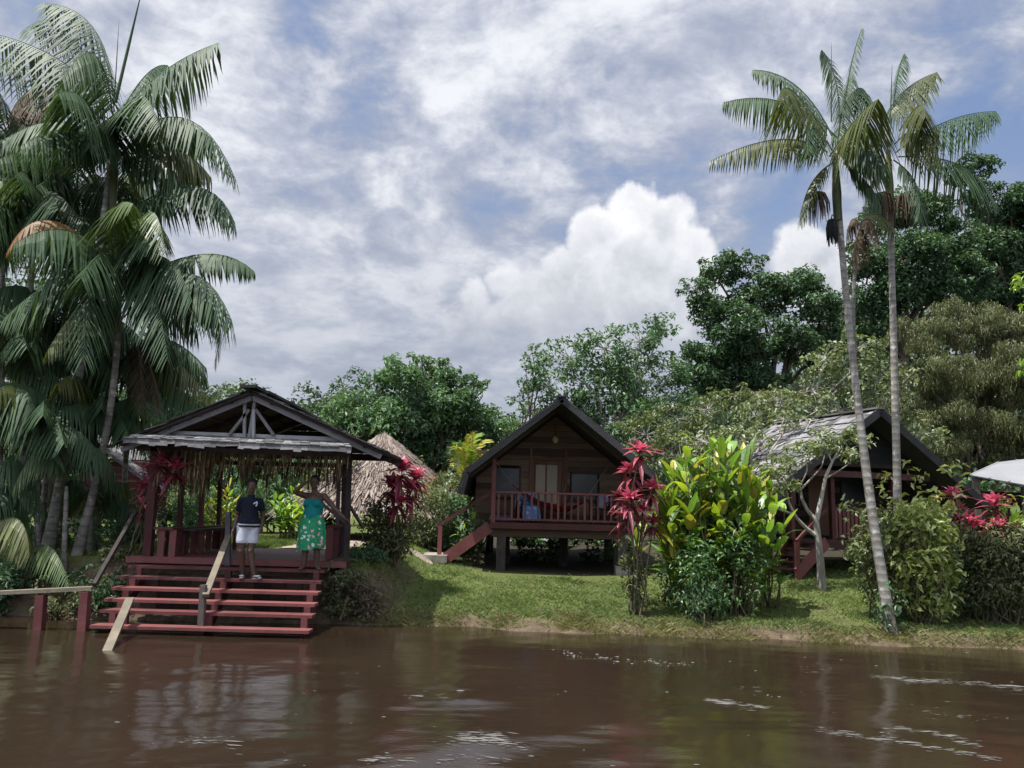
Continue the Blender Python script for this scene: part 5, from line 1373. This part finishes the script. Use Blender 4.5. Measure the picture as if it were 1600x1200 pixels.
def rosette(mb, c, n, L, W, up0=.2, up1=1.4, droop=.35):
    for i in range(n):
        a = i*2.399+rng.normal(0, .2); e = up0+(up1-up0)*(i/n)+rng.normal(0, .1)
        d = np.array([math.cos(a)*math.cos(e), math.sin(a)*math.cos(e), math.sin(e)])
        bladeleaf(mb, np.asarray(c)+rng.normal(0, .02, 3), d, L*rng.uniform(.75, 1.15)*(1-.25*i/n), W*rng.uniform(.8, 1.2), droop*rng.uniform(.6, 1.4), .3, 4)
def ti(label, Y, heads, root, mats=('lf_red',), L=.46, W=.095, n=30, skirt=True, group='red leaved ti plants'):
    g = P(root[0], root[1], Y); g[2] = Hf(g[0], Y)
    o = thing('ti_plant', g, label, 'plant', group)
    for k, hd in enumerate(heads):
        px, py = hd[:2]; dY = hd[2] if len(hd) > 2 else rng.uniform(-.2, .2); s = hd[3] if len(hd) > 3 else 1
        c = P(px, py, Y+dY); b = g+np.array([rng.normal(0, .08), rng.normal(0, .08), -.05])
        mb = MB(); mb.tube(wander(b, c, 5, .03), np.linspace(.022, .014, 5), 6); part('stem', mb, M['stem'], o, True)
        mb = MB(); rosette(mb, c, n, L*s, W*s); part('leaf_head', mb, M[mats[k % len(mats)]], o)
        if skirt:
            mb = MB(); rosette(mb, c-[0,0,.10*s], int(n*.35), L*s*.9, W*s, -.8, .25, .5); part('leaf_skirt', mb, M['lf_maroon'], o)
    return o
ti('large crimson plant before the thatched roof, standing on the dark shrub', 17.2, [(628,735,-.1,1.15),(640,768,.1,1.0),(612,760,0,1.0),(622,785,-.2,.95),(650,748,.2,.9)], (615,872), ('lf_red',), .56, .11, 28)
ti('crimson plant on tall bare stems at the porch corner by the ginger', 15.2, [(1000,706,-.1,1.0),(985,738,.1,.95),(1018,765,0,.95),(985,782,-.2,1.0),(1005,800,.1,.9),(968,778,.2,.75),(978,806,-.1,.9),(1020,818,.1,.8)], (998,912), ('lf_red','lf_red','lf_red','lf_red','lf_red','lf_maroon'), .47, .095, 28)
ti('crimson plant peeking out behind the broad red pavilion post', 15.1, [(238,742,-.1,1.0),(226,765,0,.9),(274,733,-.55,1.0),(224,790,-.2,.8),(252,722,-.5,.85)], (206,872), ('lf_red',), .46, .09, 26)
ti('two headed crimson plant above the yellow green bush by the dark roof end', 15.6, [(1490,778,0,1.0),(1498,800,-.1,.85)], (1492,905), ('lf_red',), .46, .095, 26)
ti('crimson plant with spreading heads above the brown hedge near the tin shed', 15.0, [(1553,788,0,1.0),(1530,826,0,.8),(1515,815,.1,.75),(1560,822,-.2,.8),(1535,842,-.1,.7)], (1545,925), ('lf_red',), .44, .09, 24)
def broadplant(name, label, Y, px0, px1, pytop, pyfoot, nst, nl, L, W, mats, group=None, cat='plant', spreadY=.5, lean=.25):
    c0 = P((px0+px1)/2, pyfoot, Y); g = np.array([c0[0], Y, Hf(c0[0], Y)]); o = thing(name, g, label, cat, group)
    hw = (px1-px0)/2*Y/F; top = P((px0+px1)/2, pytop, Y)[2]
    st = MB(); lv = {m: MB() for m in mats}
    for i in range(nst):
        fx = rng.uniform(-1, 1); x = g[0]+fx*hw*.45; y = Y+rng.uniform(-1, 1)*spreadY*.6; gz = Hf(x, y)
        tx = g[0]+fx*hw*.8+rng.normal(0, .08); ty = y+rng.normal(0, .15)*2; tz = gz+(top-gz)*rng.uniform(.55, 1.0)*(1-.28*abs(fx)**2)
        pth = wander((x, y, gz-.05), (tx, ty, tz), 5, .02); st.tube(pth, np.linspace(.02, .008, 5), 5, caps=False)
        for k in range(nl):
            u = .28+.72*(k+rng.random()*.6)/nl; q = np.array([np.interp(u, np.linspace(0, 1, 5), pth[:,j]) for j in range(3)])
            a = k*PI+rng.normal(0, .7)+i; e = .35+.75*u+rng.normal(0, .15)
            d = np.array([math.cos(a)*math.cos(e), math.sin(a)*math.cos(e), math.sin(e)])
            m = mats[min(len(mats)-1, int(rng.random()**1.6*len(mats)))]
            bladeleaf(lv[m], q, d, L*rng.uniform(.7, 1.15), W*rng.uniform(.75, 1.2), rng.uniform(.1, .5), .22)
    part('stems', st, M['stem'], o, True)
    for m in mats:
        if lv[m].n: part('foliage', lv[m], M[m], o, label=None)
    return o
broadplant('ginger_plant', 'tall lush ginger plant with long yellow green leaves in the middle of the lawn', 15.6, 1008, 1222, 674, 905, 110, 9, .60, .165, ('lf_lime','lf_ginger','lf_lime','lf_yellow'), spreadY=.9)
broadplant('ginger_plant', 'bright green ginger plant lit by sun behind the pavilion path', 23.5, 425, 478, 762, 835, 16, 8, .5, .13, ('lf_lime','lf_ginger'), spreadY=.5)
broadplant('croton_plant', 'yellow leaved garden plant seen between the pavilion posts over the bench', 22.5, 318, 362, 745, 830, 14, 8, .42, .11, ('lf_yellow','lf_lime'), spreadY=.5)
broadplant('banana_plant', 'bright green broad leaved plant before the grey tin roof', 15.8, 1550, 1625, 770, 900, 12, 6, .6, .17, ('lf_ginger','lf_lime'), spreadY=.4)
broadplant('leafy_plant', 'green broad leaved plant growing beneath the porch handrail of the central cottage', 22.6, 705, 770, 782, 870, 12, 7, .4, .13, ('lf_shrub','lf_ginger'), spreadY=.4)
broadplant('banana_plant', 'broad leaved green plant arching over the foot of the turned cottage stairs', 16.2, 1165, 1235, 770, 890, 12, 6, .62, .17, ('lf_ginger','lf_lime'), spreadY=.4)
# yellow feathery palm left of the cottage
gq = P(735,800,26); gq[2] = Hf(gq[0], 26); o = thing('areca_palm', gq, 'yellow feathery clump palm rising behind the left slope of the central cottage', 'palm')
for i in range(20):
    b = gq+np.array([rng.normal(0, .25), rng.normal(0, .2), 0]); a = rng.uniform(0, 2*PI); l = rng.uniform(.7, 1.7)
    top = P(rng.uniform(705, 775), rng.uniform(668, 735), 26+rng.normal(0, .4)); mid = np.array([b[0]*.6+top[0]*.4, b[1]*.6+top[1]*.4, top[2]+rng.uniform(-.1, .4)])
    frond(o, b, mid, top, .42, M['lf_yellow' if i % 3 else 'lf_lime'], n=30, wd=.045, hang=.35, fwd=.8, start=.5, rach=.02)

# shrubs and hedges near the water
bush('glossy_shrub', 'dark glossy rounded shrub at the foot of the tall ginger plant', 1098, 885, 58, 14.95, M['lf_garden'], (.12,.04), .75, 22, 56, up=.9)
bush('glossy_shrub', 'loose mid green shrub at the far side of the ginger, before the pale branched tree', 1160, 868, 46, 15.2, M['lf_garden'], (.12,.045), .7, 16, 62, up=.9)
bush('glossy_shrub', 'dark twiggy low shrub on the lawn slope just under the ginger', 1100, 935, 40, 14.6, M['lf_shrub'], (.08,.03), .9, 14, 26)
bush('glossy_shrub', 'dark shrub low between the ginger and the palm stems of the porch corner', 1045, 880, 30, 16.6, M['lf_shrub'], (.1,.05), 1.2, 9, 40)
bush('garden_bush', 'mid green leafy bush around the leaning palm trunk on the lawn', 1374, 848, 50, 15.0, M['lf_olive'], (.12,.06), 1.4, 24, 84)
bush('garden_bush', 'yellow green leafy bush between the straight palm and the crimson heads', 1436, 806, 56, 14.75, M['lf_bush'], (.14,.07), 1.3, 24, 64)
bush('garden_bush', 'small yellowish bush touching the dark roof end of the turned cottage', 1468, 765, 22, 15.9, M['lf_bush'], (.12,.06), 1.3, 9, 26)
bush('garden_bush', 'low olive bush with pale bare stems under the yellow green bush', 1450, 875, 50, 15.1, M['lf_olive'], (.10,.045), .7, 14, 50, twigcol=M['bark_pale'])
bush('hedge_bush', 'brownish green tangled hedge bush at the outer end of the lawn', 1565, 870, 66, 14.9, M['lf_scrub'], (.10,.04), 1.4, 24, 64)
bush('hedge_bush', 'dark tangled hedge bush below the crimson plant with spreading heads', 1508, 870, 44, 15.4, M['lf_mid'], (.11,.05), 1.3, 16, 60)
bush('hedge_bush', 'lighter green bush topping the hedge under the tin shed roof', 1592, 826, 46, 15.2, M['lf_bush'], (.13,.055), 1.2, 16, 40)
bush('weed_tuft', 'dark weeds clinging round the foot of the leaning palm', 1392, 960, 26, 14.0, M['lf_shrub'], (.09,.04), 1.0, 9, 40, cat='weeds')
bush('dark_shrub', 'dark twiggy shrub under the large crimson plant beside the pavilion', 608, 825, 46, 17.3, M['lf_scrub'], (.10,.045), 1.25, 20, 52)
bush('dark_shrub', 'feathery light green shrub between the crimson plant and the stairs', 668, 800, 38, 23.4, M['lf_olive'], (.13,.04), 1.2, 18, 54, up=.8)
bush('bank_scrub', 'dry tangled scrub on the cut bank beside the red steps', 540, 925, 36, 14.6, M['lf_scrub'], (.09,.03), 1.3, 18, 46, up=.8)
broadplant('leafy_plant', 'small plant with lime and yellow leaves before the porch rail end', 16.2, 950, 1015, 745, 905, 4, 6, .45, .12, ('lf_lime','lf_yellow'), spreadY=.3)
bush('weed_tuft', 'brownish low scrub round the bare stems of the porch corner plant', 992, 884, 26, 15.25, M['lf_scrub'], (.09,.035), 1.0, 10, 34, up=.8, cat='weeds')
bush('bank_scrub', 'brown dead scrub hanging over the waterline near the red steps', 572, 938, 34, 14.5, M['lf_deadscrub'], (.09,.025), 1.1, 16, 36, up=.8)
bush('bank_scrub', 'dark scrub at the top of the cut bank near the arm board', 570, 885, 36, 15.6, M['lf_dark'], (.09,.035), 1.2, 14, 30, up=.8)
bush('low_bush', 'low rounded green bush on the bank between palm trunks and steps', 160, 835, 52, 16.6, M['lf_mid'], (.11,.05), 1.2, 16, 26)
bush('low_bush', 'bush under the young palms at the outer water edge', 20, 905, 60, 14.9, M['lf_mid'], (.12,.055), 1.3, 18, 40)
bush('low_bush', 'dark bush overhanging the bank behind the jetty railing', 110, 915, 46, 14.7, M['lf_dark'], (.10,.05), 1.2, 14, 32)
for lab, a_ in [('dark fern like bush on the bank right under the hanging pale fronds', (-20,920,60,14.5,'lf_mid',40)), ('dark creeping bush draped on the bank between the two jetty posts', (95,945,44,14.35,'lf_scrub',30)), ('dark creeping bush on the cut bank beside the lowest step ends', (160,930,40,14.4,'lf_dark',40)),
                 ('shadowy bush between the ringed palm trunks', (60,850,56,16.8,'lf_mid',50)), ('shadowy bush before the slanted red handrails of the far cottage', (150,815,60,18.5,'lf_mid',34)), ('dark bush behind the broad red pavilion post', (215,820,40,19.5,'lf_dark',50)),
                 ('green bush straight behind the bench', (300,800,44,23.5,'lf_mid',44)), ('green bush left of the path bend', (388,790,38,26,'lf_mid',40)), ('dark bush at the outer edge behind the low palms', (-10,810,60,17.5,'lf_dark',70))]:
    bush('low_bush', lab, a_[0], a_[1], a_[2], a_[3], M[a_[4]], (.11,.05), 1.2, 16, a_[5])
bush('low_bush', 'small bush in the shade of the left steps end', 180, 890, 26, 14.9, M['lf_scrub'], (.09,.04), 1.1, 9, 30)
# ------------------------------------------------------------------ people
M['skin'] = surf('dark_brown_skin', [(.065,.036,.025),(.095,.053,.036)], .5, .4, 8, (1,1,1), .05, 30, .1)
M['hair'] = surf('black_hair', [(.006,.005,.005),(.016,.014,.013)], .7, .3, 40, (1,1,1), .6, 80, .2)
M['navy'] = surf('navy_shirt_cloth', [(.008,.010,.018),(.016,.019,.032)], .85, .15, 6, (1,1,1), .25, 14, .1)
M['white_cloth'] = surf('white_shorts_cloth', [(.40,.44,.50),(.52,.55,.6)], .85, .15, 6, (1,1,1), .25, 14, .1)
M['black_cloth'] = surf('black_trim', [(.008,.008,.010),(.012,.012,.014)], .7, .2, 6, (1,1,1), .1, 14, .1)
M['teal'] = surf('teal_top_cloth', [(.0,.11,.11),(.01,.19,.18)], .8, .2, 5, (1,1,1), .2, 12, .1)
M['slipper'] = surf('grey_blue_slipper', [(.05,.065,.10),(.10,.115,.16)], .6, .3, 5, (1,1,1), .1, 12, .1)
M['eye'] = surf('eye_white', [(.5,.48,.45),(.55,.52,.5)], .3, .4, 5, (1,1,1), 0, 12, .1)
m, t, b = newmat('green_floral_skirt'); co = t.n('ShaderNodeTexCoord').outputs['Object']
w1 = t.vm('ADD', co, t.vm('SCALE', t.noise(co, 14, 2, .5, 0, 1), scale=.11))
v1 = t.N.new('ShaderNodeTexVoronoi'); v1.inputs['Scale'].default_value = 13; t.L.new(w1, v1.inputs['Vector'])
v2 = t.N.new('ShaderNodeTexVoronoi'); v2.inputs['Scale'].default_value = 6; v2.feature = 'DISTANCE_TO_EDGE'; t.L.new(w1, v2.inputs['Vector'])
sp = t.N.new('ShaderNodeSeparateColor'); t.L.new(v1.outputs['Color'], sp.inputs[0])
pick = t.m('MULTIPLY', t.m('LESS_THAN', v1.outputs['Distance'], .36), t.m('GREATER_THAN', sp.outputs[0], .36))
flow = t.mix(t.m('GREATER_THAN', sp.outputs[1], .6), (.55,.55,.56,1), (.6,.25,.32,1))
base = t.mix(t.m('LESS_THAN', v2.outputs['Distance'], .05), (.005,.20,.085,1), (.015,.25,.10,1))
t.put(b.inputs['Base Color'], t.mix(pick, base, flow)); b.inputs['Roughness'].default_value = .85; M['floral'] = m

def bake(mb, name, voxel, smooth_it, mat):
    me = mb.mesh(name, None); o = bpy.data.objects.new('tmp_bake', me); COL.objects.link(o)
    r = o.modifiers.new('r', 'REMESH'); r.mode = 'VOXEL'; r.voxel_size = voxel; r.use_smooth_shade = True
    s = o.modifiers.new('s', 'SMOOTH'); s.factor = .5; s.iterations = smooth_it
    dg = bpy.context.evaluated_depsgraph_get(); dg.update()
    me2 = bpy.data.meshes.new_from_object(o.evaluated_get(dg)); me2.name = name
    bpy.data.objects.remove(o); bpy.data.meshes.remove(me)
    me2.materials.clear(); me2.materials.append(mat)
    me2.polygons.foreach_set('use_smooth', np.ones(len(me2.polygons), bool))
    return me2
def limb(mb, pts, rad, n=12):
    """tapered limb with round ends"""
    pts = [np.asarray(p, float) for p in pts]
    P2, R2 = [], []
    for i in range(len(pts)-1):
        for k in range(5):
            u = k/5; P2.append(pts[i]*(1-u)+pts[i+1]*u); R2.append(rad[i]*(1-u)+rad[i+1]*u)
    P2.append(pts[-1]); R2.append(rad[-1])
    mb.tube(P2, R2, n)
    for p, r in zip(pts, rad): mb.ellipsoid(p, (r, r, r), nu=12, nv=8)
def rotz(a): return np.array([[math.cos(a),-math.sin(a),0],[math.sin(a),math.cos(a),0],[0,0,1.0]])
def hand(mb, wrist, dirn, palm_n, s=1.0, curl=.5, thumb=1):
    """palm, four unequal bent fingers and a thumb from the side of the palm"""
    d = nrm(np.asarray(dirn, float)); n = np.asarray(palm_n, float); n = nrm(n-d*np.dot(n, d)); sd = np.cross(d, n)
    w_ = np.asarray(wrist, float); pc = w_+d*.048*s
    mb.ellipsoid(pc, (.040*s, .05*s, .016*s), np.stack([sd, d, n], 1), 12, 8)
    for k, ln in enumerate((.066,.076,.07,.054)):
        b = w_+d*.085*s+sd*(-.030+.020*k)*s
        p1 = b+nrm(d+sd*(-.09+.06*k)+n*.15*curl)*ln*.42*s
        p2 = p1+nrm(d+n*.75*curl)*ln*.34*s; p3 = p2+nrm(d+n*1.6*curl)*ln*.28*s
        limb(mb, [b-d*.02*s, b, p1, p2, p3], [.009*s,.009*s,.0085*s,.008*s,.007*s], 8)
    tb = w_+d*.028*s-sd*.028*s*thumb
    t1 = tb+nrm(d*.7-sd*.8*thumb+n*.3)*.035*s; t2 = t1+nrm(d+n*.4-sd*.25*thumb)*.03*s
    limb(mb, [tb, t1, t2], [.012*s,.010*s,.008*s], 8)
def head(mb, c, s, yaw, tilt=0.0):
    """skull, jaw, nose, lips, brows and ears; faces -Y before turning"""
    Rz = rotz(yaw) @ np.array(Matrix.Rotation(tilt, 3, 'X')); q = lambda x, y, z: np.asarray(c)+Rz@np.array([x, y, z])*s
    E = lambda p, r, nu=12, nv=8: mb.ellipsoid(q(*p), [a*s for a in r], Rz, nu, nv)
    E((0,.012,.03), (.074,.092,.088), 18, 12); E((0,-.028,-.04), (.056,.058,.072), 16, 10); E((0,-.06,-.088), (.027,.024,.022))
    E((0,-.094,-.018), (.013,.020,.024)); E((-.014,-.088,-.028), (.010,.010,.009)); E((.014,-.088,-.028), (.010,.010,.009))
    E((0,-.082,-.052), (.025,.011,.008)); E((0,-.080,-.064), (.022,.012,.009))
    E((-.03,-.076,.022), (.022,.012,.009)); E((.03,-.076,.022), (.022,.012,.009)); E((-.04,-.06,-.02), (.02,.02,.018)); E((.04,-.06,-.02), (.02,.02,.018))
    for sx_ in (-1, 1): E((sx_*.075,.012,-.01), (.009,.02,.032))
    return q, Rz
def eyes(q, Rz, s, root, body):
    for sx_ in (-.029, .029):
        mb = MB(); mb.ellipsoid(q(sx_,-.083,.003), (.012*s,.006*s,.0065*s), Rz, 10, 8)
        e = part('eye', mb, M['eye'], root, True)
        mb = MB(); mb.ellipsoid(q(sx_,-.0885,.003), (.0055*s,.003*s,.006*s), Rz, 8, 6); part('pupil', mb, M['black_cloth'], e, True)
def clampz(me, lo=None, hi=None):
    V = np.empty(len(me.vertices)*3); me.vertices.foreach_get('co', V); V = V.reshape(-1, 3)
    if lo is not None: V[:,2] = np.maximum(V[:,2], lo)
    if hi is not None: V[:,2] = np.minimum(V[:,2], hi)
    me.vertices.foreach_set('co', V.ravel()); me.update()
def addmesh(name, me, parent):
    o = bpy.data.objects.new(name, me); COL.objects.link(o); o.parent = parent; ORG[o.name] = ORG[parent.name]; return o

# --- man on the second step
ym = TZ[1][3]+.10; gm = np.array([P(383,898,ym)[0], ym, TZ[1][0]])
man = thing('person', gm, 'person in navy shirt and white shorts standing on the steps beside the handrail', 'person')
S = 1.0; yaw = R(28)
def L_(x, y, z): return rotz(yaw) @ np.array([x, y, z])
body = MB()
hipL, hipR = L_(-.095,0,.86), L_(.095,0,.86)
kL, kR = L_(-.10,-.03,.47), np.array([.075,-.05,.47]); aL, aR = np.array([-.055,.03,.085]), np.array([.155,-.03,.085])
limb(body, [hipL, kL, aL], [.088,.057,.040]); limb(body, [hipR, kR, aR], [.088,.057,.040])
for k_, a_ in ((kL, aL), (kR, aR)):
    m_ = k_*.68+a_*.32; body.ellipsoid(m_+[0,.022,0], (.052,.056,.12), nu=12, nv=10)
    body.ellipsoid(k_+[0,-.012,0], (.052,.05,.06), nu=12, nv=8)
def foot(mb, a, yw_, s=1.0):
    Rz = rotz(yw_); q = lambda x, y, z: np.array([a[0], a[1], 0])+Rz@np.array([x, y, z])*s
    mb.ellipsoid(q(0,.02,.042), (.035*s,.042*s,.04*s), Rz); mb.ellipsoid(q(0,-.06,.035), (.04*s,.09*s,.03*s), Rz, 12, 8); mb.ellipsoid(q(0,-.135,.024), (.044*s,.05*s,.02*s), Rz)
    for k in range(5): mb.ellipsoid(q(-.034+.017*k, -.178+.008*abs(k-1), .018), (.010*s,.02*s,.011*s), Rz, 8, 6)
foot(body, aL, R(15)); foot(body, aR, R(62))
body.ellipsoid(L_(0,0,.90), (.15,.10,.11), rotz(yaw), 16, 10)
limb(body, [L_(0,0,.95), L_(0,.01,1.12), L_(0,.01,1.26)], [.11,.115,.115]); body.ellipsoid(L_(0,.01,1.22), (.148,.10,.14), rotz(yaw), 16, 10)
body.ellipsoid(L_(0,.015,1.335), (.135,.06,.045), rotz(yaw), 16, 10)
limb(body, [L_(0,.015,1.34), L_(0,-.005,1.46)], [.062,.054])
sL, sR = L_(-.165,.01,1.32), L_(.165,.01,1.32)
eL_m, wL_m = np.array([-.215,.03,1.06]), np.array([-.215,-.12,.84]); eR_m, wR_m = L_(.235,.05,1.06), L_(.19,-.13,.88)
limb(body, [sL, eL_m, wL_m], [.05,.040,.028]); limb(body, [sR, eR_m, wR_m], [.05,.040,.028])
hand(body, wL_m, (-.05,-.35,-.9), (.9,-.1,.1), 1, .7, 1); hand(body, wR_m, nrm(wR_m-eR_m), (-.8,.3,-.2), 1, .6, -1)
q, Rz = head(body, L_(0,-.015,1.565), 1.03, R(18))
me = bake(body, 'body', .0075, 3, M['skin']); addmesh('body', me, man)
eyes(lambda x, y, z: q(x, y, z)+gm, Rz, 1.03, man, None)
mb = MB(); mb.ellipsoid(q(0,.022,.045), (.083*1.03,.095*1.03,.090*1.03), Rz, 18, 12)
for i in range(240):
    d = rdir(1)[0]; d[2] = abs(d[2]); d[1] = d[1]*.8+.25; d = nrm(d)
    mb.ellipsoid(q(0,.022,.045)+Rz@(d*np.array([.083,.095,.092])), (.011,)*3, None, 6, 4)
V = bake(mb, 'hair', .006, 1, M['hair'])
# keep the face clear of hair
bmV = np.empty(len(V.vertices)*3); V.vertices.foreach_get('co', bmV); bmV = bmV.reshape(-1, 3); loc = (bmV-q(0,0,0)) @ Rz
face = (loc[:,1] < -.02) & (loc[:,2] < .072); loc[face,1] = np.maximum(loc[face,1], -.045); lowm = loc[:,2] < -.02; loc[lowm] *= .93
V.vertices.foreach_set('co', (loc @ Rz.T + q(0,0,0)).ravel()); V.update(); addmesh('hair', V, man)
sh_ = MB()
limb(sh_, [L_(0,0,.90), L_(0,.01,1.10), L_(0,.01,1.24)], [.15,.148,.15], 18)
sh_.ellipsoid(L_(0,.01,1.22), (.166,.122,.16), rotz(yaw), 18, 12); sh_.ellipsoid(L_(0,.015,1.335), (.16,.08,.055), rotz(yaw), 16, 10); sh_.ellipsoid(L_(0,0,.96), (.195,.15,.12), rotz(yaw), 16, 10)
limb(sh_, [sL, sL*.45+eL_m*.55], [.055,.056]); limb(sh_, [sR, sR*.45+eR_m*.55], [.055,.056]); limb(sh_, [L_(0,.015,1.34), L_(0,.005,1.395)], [.08,.068])
me = bake(sh_, 'shirt', .009, 3, M['navy']); clampz(me, .925); so_ = addmesh('shirt', me, man)
mb = MB(); p0 = L_(.06,-.135,1.27)
for (dx_, dz_, w_, h_, an) in ((0,0,.075,.022,-.5),(.022,-.03,.022,.06,.25)):
    mb.box(gm+L_(.055+dx_,-.138-.0*dx_,1.285+dz_), (w_,.02,h_), rotz(yaw) @ np.array(Matrix.Rotation(an, 3, 'Y')))
part('emblem', mb, M['white_cloth'], so_)
ss = MB()
limb(ss, [hipL+[0,0,.03], hipL*.42+kL*.58], [.105,.104], 18); limb(ss, [hipR+[0,0,.03], hipR*.42+kR*.58], [.105,.104], 18)
ss.ellipsoid(L_(0,0,.905), (.185,.138,.105), rotz(yaw), 18, 12)
me = bake(ss, 'shorts', .009, 3, M['white_cloth']); clampz(me, .60, .945); so_ = addmesh('shorts', me, man)
mb = MB(); a_ = np.arange(25)*2*PI/24
ring = lambda rx, ry, z: np.stack([np.cos(a_)*rx, np.sin(a_)*ry, 0*a_+z], 1) @ rotz(yaw).T + gm
r0_, r1_ = ring(.196,.150,.868), ring(.198,.152,.902); idx = np.arange(24)
mb.add(np.vstack([r0_, r1_]), np.stack([idx, idx+1, idx+26, idx+25], 1)); part('waist_band', mb, M['black_cloth'], so_, True)
for a_, yw_ in ((aL, R(15)), (aR, R(62))):
    mb = MB(); Rf = rotz(yw_); qq = lambda x, y, z: gm+np.array([a_[0], a_[1], 0])+Rf@np.array([x, y, z])
    mb.ellipsoid(qq(0,-.06,.008), (.052,.14,.011), Rf, 16, 6); mb.ellipsoid(qq(0,-.10,.048), (.053,.05,.022), Rf, 14, 8)
    part('slipper', mb, M['slipper'], man, True)

# --- woman on the first step
yv = TZ[0][3]+.10; gw = np.array([P(484,887,yv)[0], yv, TZ[0][0]])
wom = thing('person', gw, 'person in teal strapless top and green floral skirt shading her brow with one hand', 'person')
body = MB(); yaw = R(-6)
aL, aR = np.array([-.10,-.02,.08]), np.array([.12,0,.08]); kL, kR = np.array([-.095,-.02,.45]), np.array([.10,-.02,.45]); hL, hR = L_(-.1,0,.84), L_(.1,0,.84)
limb(body, [hL, kL, aL], [.105,.066,.043]); limb(body, [hR, kR, aR], [.105,.066,.043])
for k_, a_ in ((kL, aL), (kR, aR)): body.ellipsoid(k_*.66+a_*.34+[0,.024,0], (.06,.062,.125), nu=12, nv=10)
foot(body, aL, R(-8), .95); foot(body, aR, R(30), .95)
body.ellipsoid(L_(0,0,.88), (.19,.135,.15), rotz(yaw), 16, 10); limb(body, [L_(0,0,.95), L_(0,.01,1.08), L_(0,.01,1.2)], [.14,.135,.13])
body.ellipsoid(L_(0,.01,1.18), (.17,.115,.14), rotz(yaw), 16, 10); body.ellipsoid(L_(0,.015,1.29), (.15,.07,.055), rotz(yaw), 16, 10)
for sx_ in (-.07, .07): body.ellipsoid(L_(sx_,-.085,1.15), (.075,.065,.075), rotz(yaw), 14, 10)
limb(body, [L_(0,.015,1.3), L_(0,-.005,1.41)], [.06,.053])
sL, sR = L_(-.175,.01,1.275), L_(.175,.01,1.275)
hc = L_(-.005,-.02,1.51)
eL_w, wL_w = np.array([-.315,-.12,1.33]), np.array([-.15,-.17,1.50]); eR_w, wR_w = np.array([.37,-.02,1.07]), np.array([.555,-.06,.91])
limb(body, [sL, eL_w, wL_w], [.058,.046,.030]); limb(body, [sR, eR_w, wR_w], [.058,.046,.030])
hand(body, wL_w, (.9,.12,.28), (0,-.15,-.9), .95, .25, -1); hand(body, wR_w, (.85,-.1,-.5), (-.2,-.1,-.95), .95, .5, 1)
q, Rz = head(body, hc, 1.0, R(-4))
me = bake(body, 'body', .0075, 3, M['skin']); addmesh('body', me, wom)
eyes(lambda x, y, z: q(x, y, z)+gw, Rz, 1.0, wom, None)
mb = MB(); mb.ellipsoid(q(0,.025,.042), (.082,.094,.088), Rz, 18, 12); mb.ellipsoid(q(0,.10,.075), (.045,.045,.042), Rz, 12, 8)
for i in range(240):
    d = rdir(1)[0]; d[2] = abs(d[2]); d[1] = d[1]*.8+.25; d = nrm(d); mb.ellipsoid(q(0,.025,.042)+Rz@(d*np.array([.082,.094,.09])), (.010,)*3, None, 6, 4)
V = bake(mb, 'hair', .006, 1, M['hair'])
bmV = np.empty(len(V.vertices)*3); V.vertices.foreach_get('co', bmV); bmV = bmV.reshape(-1, 3); loc = (bmV-q(0,0,0)) @ Rz
face = (loc[:,1] < -.02) & (loc[:,2] < .07); loc[face,1] = np.maximum(loc[face,1], -.045); lowm = loc[:,2] < -.02; loc[lowm] *= .93
V.vertices.foreach_set('co', (loc @ Rz.T + q(0,0,0)).ravel()); V.update(); addmesh('hair', V, wom)
tp_ = MB(); limb(tp_, [L_(0,0,.90), L_(0,.01,1.06), L_(0,.01,1.13)], [.165,.158,.152], 20); tp_.ellipsoid(L_(0,.01,1.10), (.19,.135,.125), rotz(yaw), 18, 12)
for sx_ in (-.07, .07): tp_.ellipsoid(L_(sx_,-.088,1.145), (.085,.072,.082), rotz(yaw), 14, 10)
me = bake(tp_, 'top', .009, 3, M['teal']); clampz(me, .87, 1.235); addmesh('top', me, wom)
mb = MB(); n = 72; rows = 16; a_ = np.arange(n)*2*PI/n; VV = []
for i in range(rows+1):
    u = i/rows; z = .945-.60*u; rx = .185+.045*math.sin(u*PI*.75)+.02*u; ry = .145+.05*math.sin(u*PI*.7)+.02*u
    wv_ = 1+(.01+.055*u)*np.sin(a_*9+1.5*np.sin(a_*2)+.5*u); VV.append(np.stack([np.cos(a_)*rx*wv_, np.sin(a_)*ry*wv_, z+.012*u*np.sin(a_*5)+.03*u*np.cos(a_)], 1) @ rotz(yaw).T + gw)
VV = np.array(VV); idx = np.arange((rows+1)*n).reshape(rows+1, n); nx_ = np.roll(idx, -1, 1)
mb.add(VV.reshape(-1,3), np.stack([idx[1:], nx_[1:], nx_[:-1], idx[:-1]], -1).reshape(-1,4)); part('skirt', mb, M['floral'], wom, True)
